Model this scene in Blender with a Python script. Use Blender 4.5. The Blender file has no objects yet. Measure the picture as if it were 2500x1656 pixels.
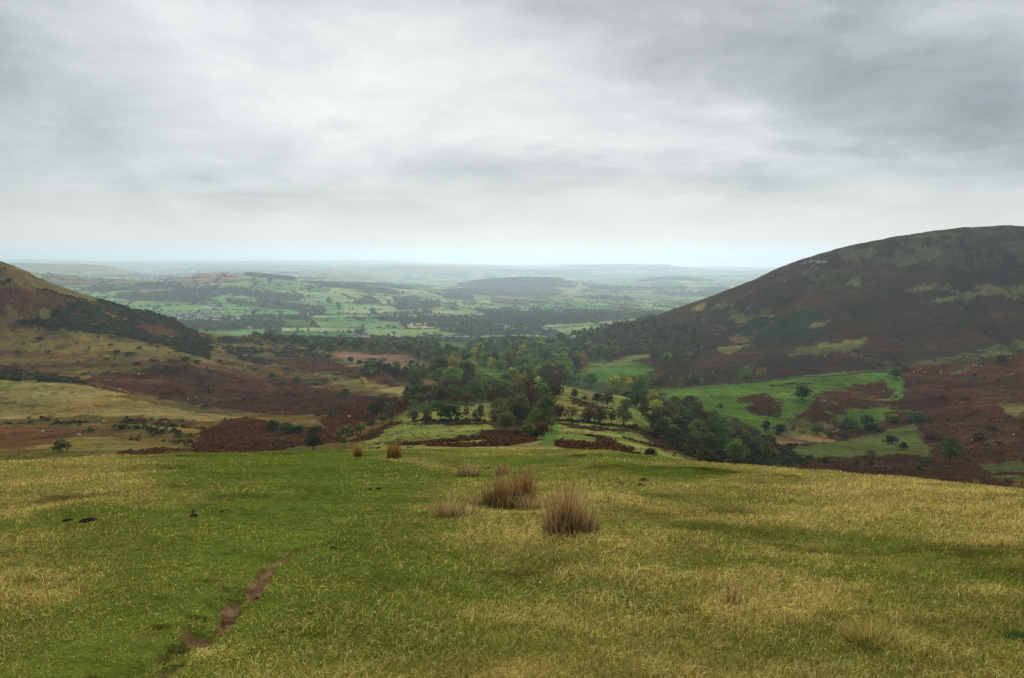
# Moorland valley in autumn under a broken grey sky. Units are metres, +Y looks down the valley.
EXPO = 1.14
SKY_GAIN = 0.635
SUN_E = 1.5
# cloud banks: azimuth, elevation, half width, half height, tilt (degrees), brightness
BANKS = [(19, 13.5, 17, 4.6, -22, -0.17), (30, 9, 10, 3, -18, -0.06), (6, 6.0, 20, 1.3, -3, -0.10),
         (-17, 3.9, 8, 0.9, -2, -0.08), (-34, 11.5, 5, 3, -20, -0.11), (-22, 18.5, 9, 1.5, 0, -0.07), (-2, 18, 9, 1.6, -8, -0.08),
         (-15, 12, 15, 4.6, -14, 0.13), (1, 10.5, 10, 3.0, -24, 0.11), (16, 8.0, 9, 1.3, -19, 0.07),
         (-11, 6.4, 9, 1.0, 0, 0.05), (29, 4.6, 8, 1.5, -8, 0.08), (-30, 7, 7, 1.5, 0, 0.03), (33, 17, 7, 2.5, 0, 0.05)]
HAZE = 0.000078
HAZE_COL = (0.70, 0.86, 1.0, 1)
import bpy, math, random
import numpy as np
R = math.radians
random.seed(7); rng = np.random.default_rng(7)
sc = bpy.context.scene
COL = sc.collection

# ------------------------------------------------------------------ camera
EYE = 230.0                      # the valley floor lies about 200 m lower
F = 1925.0 / 2500.0              # focal length in picture widths
TH = R(6.02)
cam = bpy.data.cameras.new('camera'); cam_o = bpy.data.objects.new('camera', cam)
COL.objects.link(cam_o); sc.camera = cam_o
cam.sensor_width = 36; cam.lens = 36 * F; cam.clip_start = 0.1; cam.clip_end = 90000
cam_o.location = (0, 0, EYE); cam_o.rotation_euler = (math.pi / 2 - TH, 0, 0)

# ------------------------------------------------------------------ sky: Nishita under a broken cloud sheet
SUN_EL, SUN_AZ = 30, 4         # compass-like angle from +Y, clockwise
world = bpy.data.worlds.new('World'); sc.world = world; world.use_nodes = True
class NT:
    def __init__(s, tree): s.t = tree; s.n = tree.nodes; s.l = tree.links
    def new(s, kind, **kw):
        n = s.n.new(kind)
        for k, v in kw.items(): setattr(n, k, v)
        return n
    def put(s, sock, v):
        if isinstance(v, bpy.types.NodeSocket): s.l.new(v, sock)
        else: sock.default_value = v
    def m(s, op, a, b=None, c=None, clamp=False):
        n = s.new('ShaderNodeMath', operation=op, use_clamp=clamp)
        s.put(n.inputs[0], a)
        if b is not None: s.put(n.inputs[1], b)
        if c is not None: s.put(n.inputs[2], c)
        return n.outputs[0]
    def noise(s, vec, scale, detail=4, rough=0.5, dist=0.0):
        n = s.new('ShaderNodeTexNoise'); s.put(n.inputs['Vector'], vec)
        n.inputs['Scale'].default_value = scale; n.inputs['Detail'].default_value = detail
        n.inputs['Roughness'].default_value = rough; n.inputs['Distortion'].default_value = dist
        return n.outputs[0]
    def comb(s, x, y, z=0.0):
        n = s.new('ShaderNodeCombineXYZ'); s.put(n.inputs[0], x); s.put(n.inputs[1], y); s.put(n.inputs[2], z)
        return n.outputs[0]
    def rng(s, v, a, b, c, d, smooth=False):
        n = s.new('ShaderNodeMapRange'); n.clamp = True
        if smooth: n.interpolation_type = 'SMOOTHSTEP'
        s.put(n.inputs[0], v)
        for i, q in enumerate((a, b, c, d)): s.put(n.inputs[1 + i], q)
        return n.outputs[0]
    def mix(s, f, a, b, mode='MIX'):
        n = s.new('ShaderNodeMix', data_type='RGBA', blend_type=mode)
        s.put(n.inputs[0], f); s.put(n.inputs[6], a); s.put(n.inputs[7], b)
        return n.outputs[2]
w = NT(world.node_tree); w.n.clear()
w_out = w.new('ShaderNodeOutputWorld'); bg = w.new('ShaderNodeBackground')
w.l.new(bg.outputs[0], w_out.inputs[0])
sky = w.new('ShaderNodeTexSky'); sky.sky_type = 'NISHITA'; sky.sun_disc = False
sky.sun_elevation = R(SUN_EL); sky.sun_rotation = R(SUN_AZ); sky.altitude = 300
tc = w.new('ShaderNodeTexCoord'); sep = w.new('ShaderNodeSeparateXYZ')
w.l.new(tc.outputs['Generated'], sep.inputs[0])
dx, dy, dz = sep.outputs
az = w.m('DIVIDE', w.m('ARCTAN2', dx, dy), R(1))           # degrees right of the view axis
el = w.m('DIVIDE', w.m('ARCSINE', dz), R(1))
zz = w.m('ADD', w.m('MAXIMUM', dz, 0.0), 0.10)
cx, cy = w.m('DIVIDE', dx, zz), w.m('DIVIDE', dy, zz)      # the cloud sheet seen in perspective
cv = w.comb(cx, cy, 3.7)
n1 = w.noise(cv, 0.75, 6, 0.55, 0.25)
n2 = w.noise(w.comb(w.m('MULTIPLY', cx, 0.8), cy, 11.0), 1.5, 5, 0.58, 0.4)
warp = w.m('MULTIPLY', w.m('SUBTRACT', w.noise(cv, 1.3, 4, 0.6), 0.5), 9.0)
warp2 = w.m('MULTIPLY', w.m('SUBTRACT', w.noise(w.comb(cx, cy, 9.1), 2.2, 5, 0.6), 0.5), 5.0)
def bank(a0, e0, ra, re, tilt, amp, soft=1.0):
    """one cloud bank: a soft ellipse round azimuth a0, elevation e0 (degrees)"""
    u = w.m('ADD', w.m('SUBTRACT', az, a0), warp); v = w.m('ADD', w.m('SUBTRACT', el, e0), warp2)
    c, s_ = math.cos(R(tilt)), math.sin(R(tilt))
    uu = w.m('ADD', w.m('MULTIPLY', u, c / ra), w.m('MULTIPLY', v, s_ / ra))
    vv = w.m('ADD', w.m('MULTIPLY', u, -s_ / re), w.m('MULTIPLY', v, c / re))
    r2 = w.m('ADD', w.m('MULTIPLY', uu, uu), w.m('MULTIPLY', vv, vv))
    g = w.m('EXPONENT', w.m('MULTIPLY', r2, -0.9 * soft))
    return w.m('MULTIPLY', g, amp)
lum = w.m('ADD', 0.455, w.m('MULTIPLY', w.m('SUBTRACT', n1, 0.5), 0.14))
lum = w.m('ADD', lum, w.m('MULTIPLY', w.m('SUBTRACT', n2, 0.5), 0.09))
n3 = w.noise(w.comb(w.m('MULTIPLY', az, 0.05), w.m('MULTIPLY', el, 0.105), 2.2), 1.0, 7, 0.58, 0.5)
n4 = w.noise(w.comb(w.m('ADD', w.m('MULTIPLY', az, 0.12), w.m('MULTIPLY', el, 0.06)), w.m('MULTIPLY', el, 0.26), 6.2), 1.0, 7, 0.62, 0.4)
lum = w.m('ADD', lum, w.m('MULTIPLY', w.m('SUBTRACT', n4, 0.5), 0.27))
lum = w.m('ADD', lum, w.m('MULTIPLY', w.m('SUBTRACT', n3, 0.5), 0.40))
for b in BANKS: lum = w.m('ADD', lum, bank(*b))
hz = w.rng(el, 0.0, 5.5, 1.0, 0.0, True)                   # clouds thin out to a pale band low down
lum = w.m('ADD', w.m('MULTIPLY', lum, w.m('SUBTRACT', 1.0, w.m('MULTIPLY', hz, 0.75))), w.m('MULTIPLY', hz, 0.425))
lum = w.m('MAXIMUM', lum, 0.12)
tint = w.mix(w.rng(lum, 0.25, 0.62, 0.0, 1.0), (0.90, 0.98, 1.02, 1), (0.975, 0.998, 0.99, 1))
warm = w.mix(w.m('MULTIPLY', hz, 0.7), tint, (1.0, 0.985, 0.925, 1))
cloud = w.mix(1.0, warm, w.comb(lum, lum, lum), 'MULTIPLY')
SKY_STR = 0.1
cl10 = w.mix(1.0, cloud, (SKY_GAIN / SKY_STR,) * 3 + (1,), 'MULTIPLY')
final = w.mix(0.97, sky.outputs[0], cl10)
w.l.new(final, bg.inputs[0]); bg.inputs[1].default_value = SKY_STR

# ------------------------------------------------------------------ sun behind thin cloud
sun = bpy.data.lights.new('sun', 'SUN'); sun.energy = SUN_E; sun.angle = R(22); sun.color = (1.0, 0.95, 0.86)
sun_o = bpy.data.objects.new('sun', sun); COL.objects.link(sun_o)
sun_o.rotation_euler = (R(90 - SUN_EL), 0, R(180 - SUN_AZ))
sun_o.location = (0, 0, EYE + 60)
sc.view_settings.view_transform = 'Standard'; sc.view_settings.look = 'None'
sc.view_settings.gamma = 1; sc.view_settings.exposure = EXPO
try: sc.view_settings.use_curve_mapping = False
except Exception: pass
sc.cycles.volume_bounces = 3
sc.cycles.max_bounces = 8
# ------------------------------------------------------------------ camera arithmetic (photo pixels of a 2500 x 1656 frame)
FP = 1925.0
def ray(px, py):
    xc = (np.asarray(px, float) - 1250) / FP; yc = (828 - np.asarray(py, float)) / FP
    Y = math.cos(TH) + yc * math.sin(TH); Z = -math.sin(TH) + yc * math.cos(TH)
    return xc / Y, Z / Y                                   # sideways slope a, vertical slope t
def proj(a, t):
    # inverse of ray()
    yc = (t * math.cos(TH) + math.sin(TH)) / (math.cos(TH) - t * math.sin(TH))
    xc = a * (math.cos(TH) + yc * math.sin(TH))
    return xc * FP + 1250, 828 - yc * FP
# ------------------------------------------------------------------ noise
def hsh(ix, iy, seed):
    h = (ix.astype(np.int64) * 374761393 + iy.astype(np.int64) * 668265263 + seed * 1442695041) & 0xFFFFFFFF
    h = ((h ^ (h >> 13)) * 1274126177) & 0xFFFFFFFF
    return ((h ^ (h >> 16)) & 0xFFFFFF) / float(0x1000000)
def vn(x, y, seed=0):
    ix = np.floor(x); iy = np.floor(y); fx = x - ix; fy = y - iy
    fx = fx * fx * fx * (fx * (fx * 6 - 15) + 10); fy = fy * fy * fy * (fy * (fy * 6 - 15) + 10)
    a = hsh(ix, iy, seed); b = hsh(ix + 1, iy, seed); c = hsh(ix, iy + 1, seed); d = hsh(ix + 1, iy + 1, seed)
    return (a + (b - a) * fx) * (1 - fy) + (c + (d - c) * fx) * fy
def fbm(x, y, scale, seed=0, octv=4, gain=0.5):
    s = 0; amp = 1; tot = 0; f = 1.0 / scale
    for k in range(octv):
        c, q = math.cos(0.7 * k), math.sin(0.7 * k)
        s = s + amp * (vn((x * c - y * q) * f + 13.7 * k, (x * q + y * c) * f - 7.3 * k, seed + k) - 0.5)
        tot += amp; amp *= gain; f *= 2.03
    return s / tot * 2                                      # about -1..1
def sm(x, a, b):
    q = np.clip((x - a) / (b - a), 0, 1); return q * q * (3 - 2 * q)
def pchip(x, y, xi):
    x = np.asarray(x, float); y = np.asarray(y, float); h = np.diff(x); d = np.diff(y) / h
    m = np.zeros_like(y); s = (d[:-1] * d[1:]) > 0
    w1 = 2 * h[1:] + h[:-1]; w2 = h[1:] + 2 * h[:-1]
    with np.errstate(divide='ignore', invalid='ignore'):
        hm = (w1 + w2) / (w1 / d[:-1] + w2 / d[1:])
    m[1:-1] = np.where(s, hm, 0); m[0] = d[0]; m[-1] = d[-1]
    i = np.clip(np.searchsorted(x, xi) - 1, 0, len(x) - 2)
    q = np.clip((xi - x[i]) / h[i], 0, 1)
    return ((2*q**3 - 3*q**2 + 1) * y[i] + (q**3 - 2*q**2 + q) * h[i] * m[i]
            + (-2*q**3 + 3*q**2) * y[i+1] + (q**3 - q**2) * h[i] * m[i+1])
# ------------------------------------------------------------------ the lie of the land: successive brows and hollows
ST = [0, 150, 300, 450, 600, 750, 900, 1050, 1200, 1350, 1500, 1650, 1800, 1950, 2100, 2300, 2500]
def L(pys, Ds): return [(p, y, d) for p, y, d in zip(ST, pys, Ds)]
CREST = [(-600,1160,24),(0,1127,26),(300,1117,27),(420,1112,28),(700,1107,31),(860,1099,33),(1000,1092,34),(1220,1095,34),(1340,1094,34),(1456,1097,32),(1561,1111,30),(1711,1125,27),(1922,1140,24),(2134,1157,21),(2345,1175,19),(2500,1191,17),(3100,1270,14)]
LINES = [
 [(p, y + 26, 62 if p < 1600 else 50) for p, y, d in CREST],
 [(-400,1140,150),(0,1128,150),(250,1112,150),(450,1112,165),(700,1106,180),(860,1098,150),(1000,1093,120),(1200,1095,105),(1333,1096,105),(1456,1099,115),(1561,1112,125),(1700,1130,170),(1922,1146,240),(2134,1162,260),(2345,1180,240),(2500,1198,215)],
 L([1089,1076,1069,1082,1085,1083,1075,1062,1060,1062,1075,1100,1112,1125,1135,1145,1160],[240,240,240,240,240,240,220,190,180,180,180,210,290,310,320,320,290]),
 L([1090,1078,1074,1082,1082,1078,1068,1054,1052,1052,1062,1092,1106,1116,1125,1133,1145],[268,268,268,262,260,258,240,210,200,200,205,250,310,330,340,340,310]),
 L([1039,1037,1042,1049,1062,1060,1052,1038,1035,1035,1045,1078,1098,1105,1110,1115,1120],[320,320,320,310,290,290,270,240,230,230,240,295,330,350,360,360,335]),
 L([1046,1044,1048,1052,1050,1045,1035,1018,1015,1015,1028,1055,1080,1085,1090,1085,1080],[345,345,345,340,330,320,300,270,265,265,280,335,370,390,400,400,370]),
 L([1018,1016,1016,1020,1028,1028,1018,1000,996,994,1003,1032,1058,1065,1065,1050,1040],[372,372,372,370,362,352,335,310,300,305,320,375,410,430,440,440,420]),
 [(-300,924,450),(0,924,450),(175,931,450),(245,941,448),(322,959,440),(400,985,430),(470,1005,420),(600,1012,420),(750,1005,420),(900,990,405),(1050,978,375),(1200,982,370),(1280,955,400),(1364,940,420),(1468,963,420),(1514,970,420),(1575,990,420),(1650,1008,430),(1800,1020,460),(1950,1010,470),(2100,1010,490),(2300,1000,500),(2500,980,500)],
 L([934,940,956,998,990,985,975,968,972,975,985,988,985,972,970,950,930],[520,520,510,480,480,490,480,470,480,500,490,490,520,530,550,570,570]),
 [(-300,870,650),(0,870,650),(150,872,650),(300,878,650),(450,895,640),(600,925,640),(750,940,620),(900,935,600),(1050,930,570),(1200,940,570),(1350,945,580),(1500,950,600),(1601,950,600),(1800,938,620),(1950,922,640),(2100,910,660),(2197,903,670),(2300,892,680),(2500,861,700)],
 L([840,842,845,860,890,910,905,905,915,925,930,945,936,922,910,889,861],[700,700,700,700,720,720,700,680,680,680,690,690,710,730,750,770,790]),
 L([795,810,830,845,858,870,878,880,890,895,890,885,872,855,840,820,800],[740,740,760,800,880,880,870,850,850,850,850,850,860,870,880,900,900]),
 [(-700,330,700),(-400,470,740),(0,641,800),(50,659,825),(105,684,850),(196,717,900),(301,747,950),(421,779,1000),(473,807,1050),(520,815,1100),(600,821,1150),(700,831,1150),(860,842,1150),(1050,850,1100),(1200,858,1100),(1350,865,1100),(1500,850,1080),(1650,830,1050),(1800,795,1050),(1950,745,1050),(2100,705,1080),(2300,670,1090),(2500,650,1090)],
 [(-700,600,1400),(-400,700,1400),(0,790,1400),(300,830,1400),(520,835,1400),(700,838,1400),(900,838,1400),(1050,838,1350),(1200,843,1350),(1298,838,1350),(1350,828,1350),(1431,811,1350),(1508,797,1350),(1584,780,1330),(1627,761,1300),(1669,748,1300),(1770,710,1280),(1817,691,1270),(1922,647,1250),(2011,618,1230),(2100,594,1220),(2218,574,1210),(2324,559,1200),(2500,550,1200),(3000,545,1200)],
 [(-700,800,1900),(0,820,1900),(700,822,1900),(1250,822,1900),(1600,822,1900),(2000,700,1700),(2500,610,1650),(3000,580,1650)],
 [(-700,790,2500),(0,785,2500),(600,784,2500),(1250,785,2500),(1700,785,2500),(2500,760,2500)],
 [(-700,750,3200),(0,750,3200),(600,752,3200),(1000,757,3200),(1700,760,3200),(2500,750,3200)],
 L([706,708,712,705,700,712,722,738,744,744,744,744,744,744,744,740,740],[3950]*17),
 [(-400,660,4700),(0,663,4700),(81,666,4700),(158,671,4700),(245,680,4700),(350,683,4700),(435,681,4700),(491,668,4700),(596,669,4700),(650,674,4700),(710,680,4700),(745,690,4700),(850,699,4700),(956,713,4700),(1050,722,4700),(1200,729,4700),(1298,732,4700),(1420,729,4700),(1561,738,4700),(1700,738,4700),(2500,735,4700)],
 L([684,686,690,692,690,690,692,700,712,716,716,716,714,714,714,714,714],[6200]*17),
 [(0,675,7200),(350,683,7200),(500,684,7200),(700,682,7200),(900,692,7200),(1050,706,7200),(1100,703,7200),(1150,694,7200),(1200,688,7200),(1250,684,7200),(1310,682,7200),(1360,684,7200),(1400,690,7200),(1430,697,7200),(1500,700,7200),(1600,699,7200),(1700,700,7200),(2500,700,7200)],
 [(0,647,9500),(35,644,9500),(158,647,9500),(200,646,9500),(252,649,9500),(316,664,9500),(350,673,9500),(430,675,9500),(560,670,9500),(700,667,9500),(800,662,9500),(900,672,9500),(1000,684,9500),(1200,692,9500),(1400,692,9500),(1540,689,9500),(1600,682,9500),(1640,679,9500),(1700,682,9500),(1760,688,9500),(2500,690,9500)],
 [(0,650,13000),(200,655,13000),(350,664,13000),(500,654,13000),(700,655,13000),(900,656,13000),(1050,652,13000),(1150,658,13000),(1300,664,13000),(1500,671,13000),(1700,672,13000),(2500,668,13000)],
 [(0,640,18000),(300,645,18000),(500,646,18000),(700,642,18000),(900,645,18000),(1100,648,18000),(1300,656,18000),(1450,650,18000),(1540,648,18000),(1620,647,18000),(1680,655,18000),(1800,660,18000),(2500,660,18000)],
 [(0,637,26500),(500,636,26500),(900,638,26500),(1100,643,26500),(1400,646,26500),(1600,650,26500),(1700,654,26500),(2500,655,26500)],
]
aa = np.concatenate([np.linspace(-3, -0.75, 36), np.arange(-0.745, 0.7451, 0.00145), np.linspace(0.755, 3, 36)])
Ys = np.concatenate([np.geomspace(3, 34, 190, endpoint=False), np.geomspace(34, 110, 34, endpoint=False),
                     np.geomspace(110, 1420, 470, endpoint=False), np.geomspace(1420, 5200, 230, endpoint=False),
                     np.geomspace(5200, 27500, 150)])
NA, NY = len(aa), len(Ys)
def line_at(line):
    p = np.array(line, float); a, t = ray(p[:, 0], p[:, 1])
    ac = np.clip(aa, a[0], a[-1])
    return pchip(a, t, ac), np.exp(pchip(a, np.log(p[:, 2]), ac))
ct, cD = line_at(CREST)
lt = [ct]; lD = [cD]
for ln in LINES:
    t, d = line_at(ln); lt.append(t); lD.append(d)
lt = np.array(lt); lD = np.array(lD)
for k in range(1, len(lD)): lD[k] = np.maximum(lD[k], lD[k-1] * 1.02)
T = np.zeros((NA, NY))                                      # vertical slope seen from the eye
for i in range(NA):
    T[i] = pchip(np.log(lD[:, i]), lt[:, i], np.log(np.clip(Ys, lD[0, i], lD[-1, i])))
GX = aa[:, None] * Ys[None, :]; GY = np.repeat(Ys[None, :], NA, 0)
H = T * GY
near = GY < cD[:, None]
zc = (ct * cD)[:, None]
H = np.where(near, -1.7 + (zc + 1.7) * (GY / cD[:, None]) ** 1.04, H)
H0 = H.copy()
PX, PY = proj(np.repeat(aa[:, None], NY, 1), H0 / GY)       # where each piece of ground sits in the photo
# ------------------------------------------------------------------ relief on top
fg = 1 - sm(GY, 34, 70)
rut = np.zeros_like(H)
def seg_dist(x, y, pts):
    d = np.full(x.shape, 1e9)
    for (x0, y0), (x1, y1) in zip(pts[:-1], pts[1:]):
        vx, vy = x1 - x0, y1 - y0; q = np.clip(((x - x0) * vx + (y - y0) * vy) / (vx * vx + vy * vy), 0, 1)
        d = np.minimum(d, np.hypot(x - x0 - q * vx, y - y0 - q * vy))
    return d
hum = fbm(GX, GY, 5.5, 11, 3) * 0.20 + fbm(GX, GY, 1.3, 21, 3) * 0.07 + fbm(GX * 0.5, GY, 2.4, 25, 2) * 0.07
H += hum * fg * sm(GY, 2, 7)
mid = sm(GY, 45, 200) * (1 - sm(GY, 1700, 3500))
H += mid * (fbm(GX, GY, 90, 31, 4) * np.minimum(GY * 0.006, 3.0) + fbm(GX, GY, 14, 41, 3) * np.minimum(GY * 0.0018, 1.0))
hillm = sm(GY, 690, 900) * (1 - .85 * sm(GY, 1080, 1200)) * (1 - sm(GY, 1400, 1700)) * sm(PX, 1500, 1750)
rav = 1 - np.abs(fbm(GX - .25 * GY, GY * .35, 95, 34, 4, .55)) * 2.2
H += hillm * (-np.clip(rav, 0, 1) ** 3 * 7 + fbm(GX, GY, 30, 36, 4, .6) * 1.2)
leftm = sm(GY, 420, 560) * (1 - sm(GY, 1300, 1500)) * (1 - sm(PX, 800, 1000))
rav2 = 1 - np.abs(fbm(GX + .2 * GY, GY * .4, 80, 37, 4, .55)) * 2.2
H += leftm * (-np.clip(rav2, 0, 1) ** 3 * 3.5)
far = sm(GY, 2600, 7000)
H += far * (fbm(GX, GY, 2300, 51, 5) * GY * 0.0034) + sm(GY, 1700, 2600) * fbm(GX, GY, 500, 61, 3) * 5
H0i = H
VIS = np.maximum.accumulate(H / GY, axis=1)
lA, lY = np.asarray(aa), np.log(Ys)
def ground_z(x, y):
    x = np.asarray(x, float); y = np.asarray(y, float); a = x / y
    i = np.clip(np.searchsorted(aa, a) - 1, 0, NA - 2); j = np.clip(np.searchsorted(Ys, y) - 1, 0, NY - 2)
    u = np.clip((a - aa[i]) / (aa[i+1] - aa[i]), 0, 1); v = np.clip((y - Ys[j]) / (Ys[j+1] - Ys[j]), 0, 1)
    return (H[i, j]*(1-u)*(1-v) + H[i+1, j]*u*(1-v) + H[i, j+1]*(1-u)*v + H[i+1, j+1]*u*v)
def hit(px, py, dmin=0.0):
    """the spot of ground seen at a photo pixel"""
    a, t = ray(px, py); a = float(a); t = float(t)
    i = int(np.clip(np.searchsorted(aa, a) - 1, 0, NA - 2)); u = (a - aa[i]) / (aa[i+1] - aa[i])
    s = (H[i] * (1 - u) + H[i+1] * u) / Ys
    ok = np.nonzero((s >= t) & (Ys > dmin))[0]
    if len(ok) == 0: j = NY - 1
    else: j = int(ok[0])
    if j > 0 and s[j-1] < t and Ys[j-1] > dmin: q = (t - s[j-1]) / (s[j] - s[j-1])
    else: q = 1.0
    y = Ys[j-1] + (Ys[j] - Ys[j-1]) * q if j > 0 else Ys[0]
    return a * y, y
def inside(px, py, poly):
    m = np.zeros(px.shape, bool); n = len(poly)
    for k in range(n):
        x0, y0 = poly[k]; x1, y1 = poly[(k + 1) % n]
        if y0 == y1: continue
        c = ((y0 > py) != (y1 > py)) & (px < (x1 - x0) * (py - y0) / (y1 - y0) + x0)
        m ^= c
    return m
# organic edges: patch outlines wander with the ground
wx = PX + (fbm(GX, GY, 40, 71, 4) * 14 + fbm(GX * .6, GY, 6, 73, 4, .7) * 18) * sm(GY, 60, 200) * (1 - 0.6 * sm(GY, 1500, 3000)) 
wy = PY + (fbm(GX, GY, 22, 81, 4) * 4.5 + fbm(GX * .6, GY, 6, 83, 4, .7) * 5.5) * sm(GY, 60, 200) * (1 - 0.7 * sm(GY, 1500, 3000))
mott = fbm(GX, GY, 16, 91, 5, 0.65)
mott2 = fbm(GX * 0.6, GY, 45, 97, 4, 0.6)
C = np.zeros((NA, NY, 3)); COV = np.zeros((NA, NY), np.int8)   # COV: 1 bracken, 2 gorse, 3 grass
def area(poly, d0, d1):
    p = np.array(poly, float); x0, y0 = p.min(0) - 25; x1, y1 = p.max(0) + 25
    j0, j1 = np.searchsorted(Ys, [d0, d1]); i0 = np.searchsorted(aa, float(ray(x0, 900)[0]) - .02); i1 = np.searchsorted(aa, float(ray(x1, 900)[0]) + .02)
    m = np.zeros((NA, NY), bool)
    m[i0:i1, j0:j1] = inside(wx[i0:i1, j0:j1], wy[i0:i1, j0:j1], poly)
    return m
def paint(poly, col, d0=100, d1=1500, p=1.0, cov=0, edge=0.35):
    m = area(poly, d0, d1)
    if p < 1: m &= (mott * 0.7 + mott2 * 0.5) > (0.5 - p) * 1.3
    C[m] = col
    COV[m] = cov
    return m
OLIVE = (.098, .078, .022); GOLD = (.165, .128, .042); BROWN = (.085, .048, .018); BRACK = (.060, .027, .014)
RED = (.105, .038, .017); GORSE = (.022, .030, .013); HEATH_SHADED = (.033, .0185, .0105); FIELD = (.060, .118, .018)  # hill heather is dark brown with cloud shadow worked into the colour
SPUR = (.15, .165, .04); DULL = (.065, .10, .025); TAN = (.20, .135, .08); LIGHT = (.175, .145, .05)
C[:] = OLIVE; COV[:] = 3
mid_l = (PX < 1000) & (GY > 100) & (GY < 1500)
C[mid_l & (mott2 + 0.6 * mott > 0.12)] = (.125, .094, .028)
C[mid_l & (mott2 - 0.6 * mott > 0.32)] = (.095, .06, .02)
m = (GY > 100) & (GY < 1500) & (PX > 1000) & (PX < 1600); C[m] = (.04, .06, .02)
m = (GY > 640) & (GY < 1500) & (PX > 1480); C[m] = HEATH_SHADED; COV[m] = 0  # cloud shadow over the hill is carried by these dark heather browns
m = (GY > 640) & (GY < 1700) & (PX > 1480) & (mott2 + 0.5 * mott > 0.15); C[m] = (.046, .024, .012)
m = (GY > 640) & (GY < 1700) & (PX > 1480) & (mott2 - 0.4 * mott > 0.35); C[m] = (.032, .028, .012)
m = (GY > 180) & (GY < 660) & (PX > 1560); C[m] = (.05, .028, .014); COV[m] = 1
m = (GY > 180) & (GY < 660) & (PX > 1560) & (mott > 0.22); C[m] = (.05, .055, .018)
# ---- left side
lz = (PX < 1000) & (GY > 480) & (GY < 1400); stk = fbm(GX * .16, GY, 34, 241, 5, .62)
C[lz & (stk > .12)] = (.078, .044, .018); C[lz & (stk > .3)] = (.055, .030, .015)
paint([(-600,925),(0,925),(175,932),(322,960),(250,966),(330,975),(420,990),(470,1008),(640,1020),(480,1032),(330,1022),(0,1016),(-600,1016)], LIGHT, 330, 500)
paint([(-600,1040),(0,1040),(220,1045),(330,1060),(240,1072),(60,1094),(-600,1110)], (.088,.05,.02), 200, 360)
paint([(200,1052),(320,1047),(430,1053),(500,1072),(480,1086),(330,1073),(200,1066)], (.05,.055,.016), 200, 345, .4, 2)
paint([(320,1042),(420,1045),(490,1056),(420,1056),(330,1050)], GOLD, 200, 345)
paint([(-600,1016),(0,1018),(200,1022),(400,1032),(560,1028),(640,1045),(500,1062),(380,1046),(0,1038),(-600,1040)], (.055,.055,.018), 300, 400, .36, 2)
paint([(60,1090),(170,1075),(264,1069),(360,1076),(470,1086),(300,1097),(180,1100)], (.14,.12,.036), 150, 300)
paint([(-600,895),(0,893),(60,900),(150,918),(270,945),(180,934),(0,926),(-600,926)], (.04,.038,.015), 440, 700, .75, 2)
paint([(230,915),(330,903),(420,886),(540,903),(600,918),(700,928),(800,943),(900,963),(1000,975),(980,1010),(900,1035),(800,1022),(660,1008),(520,988),(400,973),(322,960),(200,935)], (.066,.029,.016), 300, 750, 1, 1)
paint([(250,966),(330,966),(420,974),(560,996),(700,1012),(860,1022),(800,1035),(640,1024),(470,1008),(400,985)], (.085,.065,.02), 300, 600)
paint([(490,1055),(540,1038),(640,1035),(800,1050),(850,1075),(760,1085),(600,1105),(470,1108),(470,1085)], (.078,.028,.013), 150, 400, .9, 1)
paint([(500,1085),(560,1078),(600,1090),(560,1106),(500,1108)], RED, 150, 300, .8, 1)
paint([(290,1096),(380,1088),(470,1092),(450,1108),(340,1108),(280,1108)], RED, 100, 300, .8, 1)
paint([(780,1028),(850,1020),(885,1043),(830,1060),(790,1048)], RED, 200, 420, 1, 1)
paint([(540,1032),(600,1022),(640,1030),(660,1050),(600,1058)], (.085,.03,.014), 200, 420, .9, 1)
paint([(-600,835),(0,842),(200,852),(420,862),(560,882),(330,880),(100,866),(-600,860)], (.11,.062,.022), 500, 800, .62)
paint([(-600,790),(0,795),(160,808),(300,830),(420,850),(540,880),(330,868),(100,850),(-600,835)], (.125,.10,.03), 500, 850, .7)
# left hill
paint([(-700,320),(-300,500),(0,638),(105,680),(196,713),(301,745),(250,742),(196,730),(100,708),(0,698),(-700,600)], (.12,.09,.027), 600, 1080)
paint([(-700,600),(0,700),(100,710),(200,735),(300,765),(420,800),(300,812),(160,806),(0,792),(-700,780)], (.075,.036,.018), 600, 1080, .85, 1)
paint([(0,745),(90,750),(180,775),(120,800),(0,790)], (.10,.09,.03), 600, 1080, .55)
paint([(140,755),(190,742),(245,728),(300,745),(421,779),(473,805),(515,828),(518,872),(470,864),(400,846),(300,827),(220,812),(150,805),(110,800),(120,780)], GORSE, 600, 1150, .80, 2)
paint([(330,783),(400,788),(445,815),(380,822),(330,800)], (.10,.04,.018), 600, 1100, .8, 1)
paint([(240,770),(300,768),(310,780),(260,782)], (.11,.10,.03), 600, 1100, .6)
paint([(520,812),(700,832),(860,845),(800,872),(760,892),(640,884),(520,874)], (.12,.095,.03), 700, 1200)
paint([(520,825),(620,830),(760,845),(800,870),(760,892),(640,884),(560,866)], (.035,.036,.016), 600, 1200, .58, 2)
paint([(640,872),(760,865),(860,898),(960,925),(980,955),(860,942),(760,915)], (.072,.032,.019), 450, 950, .8, 1)
paint([(730,903),(860,920),(1000,943),(1090,955),(1080,968),(960,960),(850,940)], (.115,.10,.03), 450, 800, .6)
paint([(880,933),(1000,940),(1110,955),(1095,972),(980,962)], (.19,.155,.05), 400, 760, .85)
paint([(812,857),(900,860),(1000,870),(1064,890),(1010,902),(940,896),(860,882),(820,872)], (.16,.105,.065), 700, 1200)
paint([(820,872),(900,884),(1000,898),(960,902),(860,886)], (.16,.14,.06), 700, 1200, .7)
paint([(1030,922),(1120,935),(1130,948),(1040,942)], (.17,.10,.045), 500, 800, .9)
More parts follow.
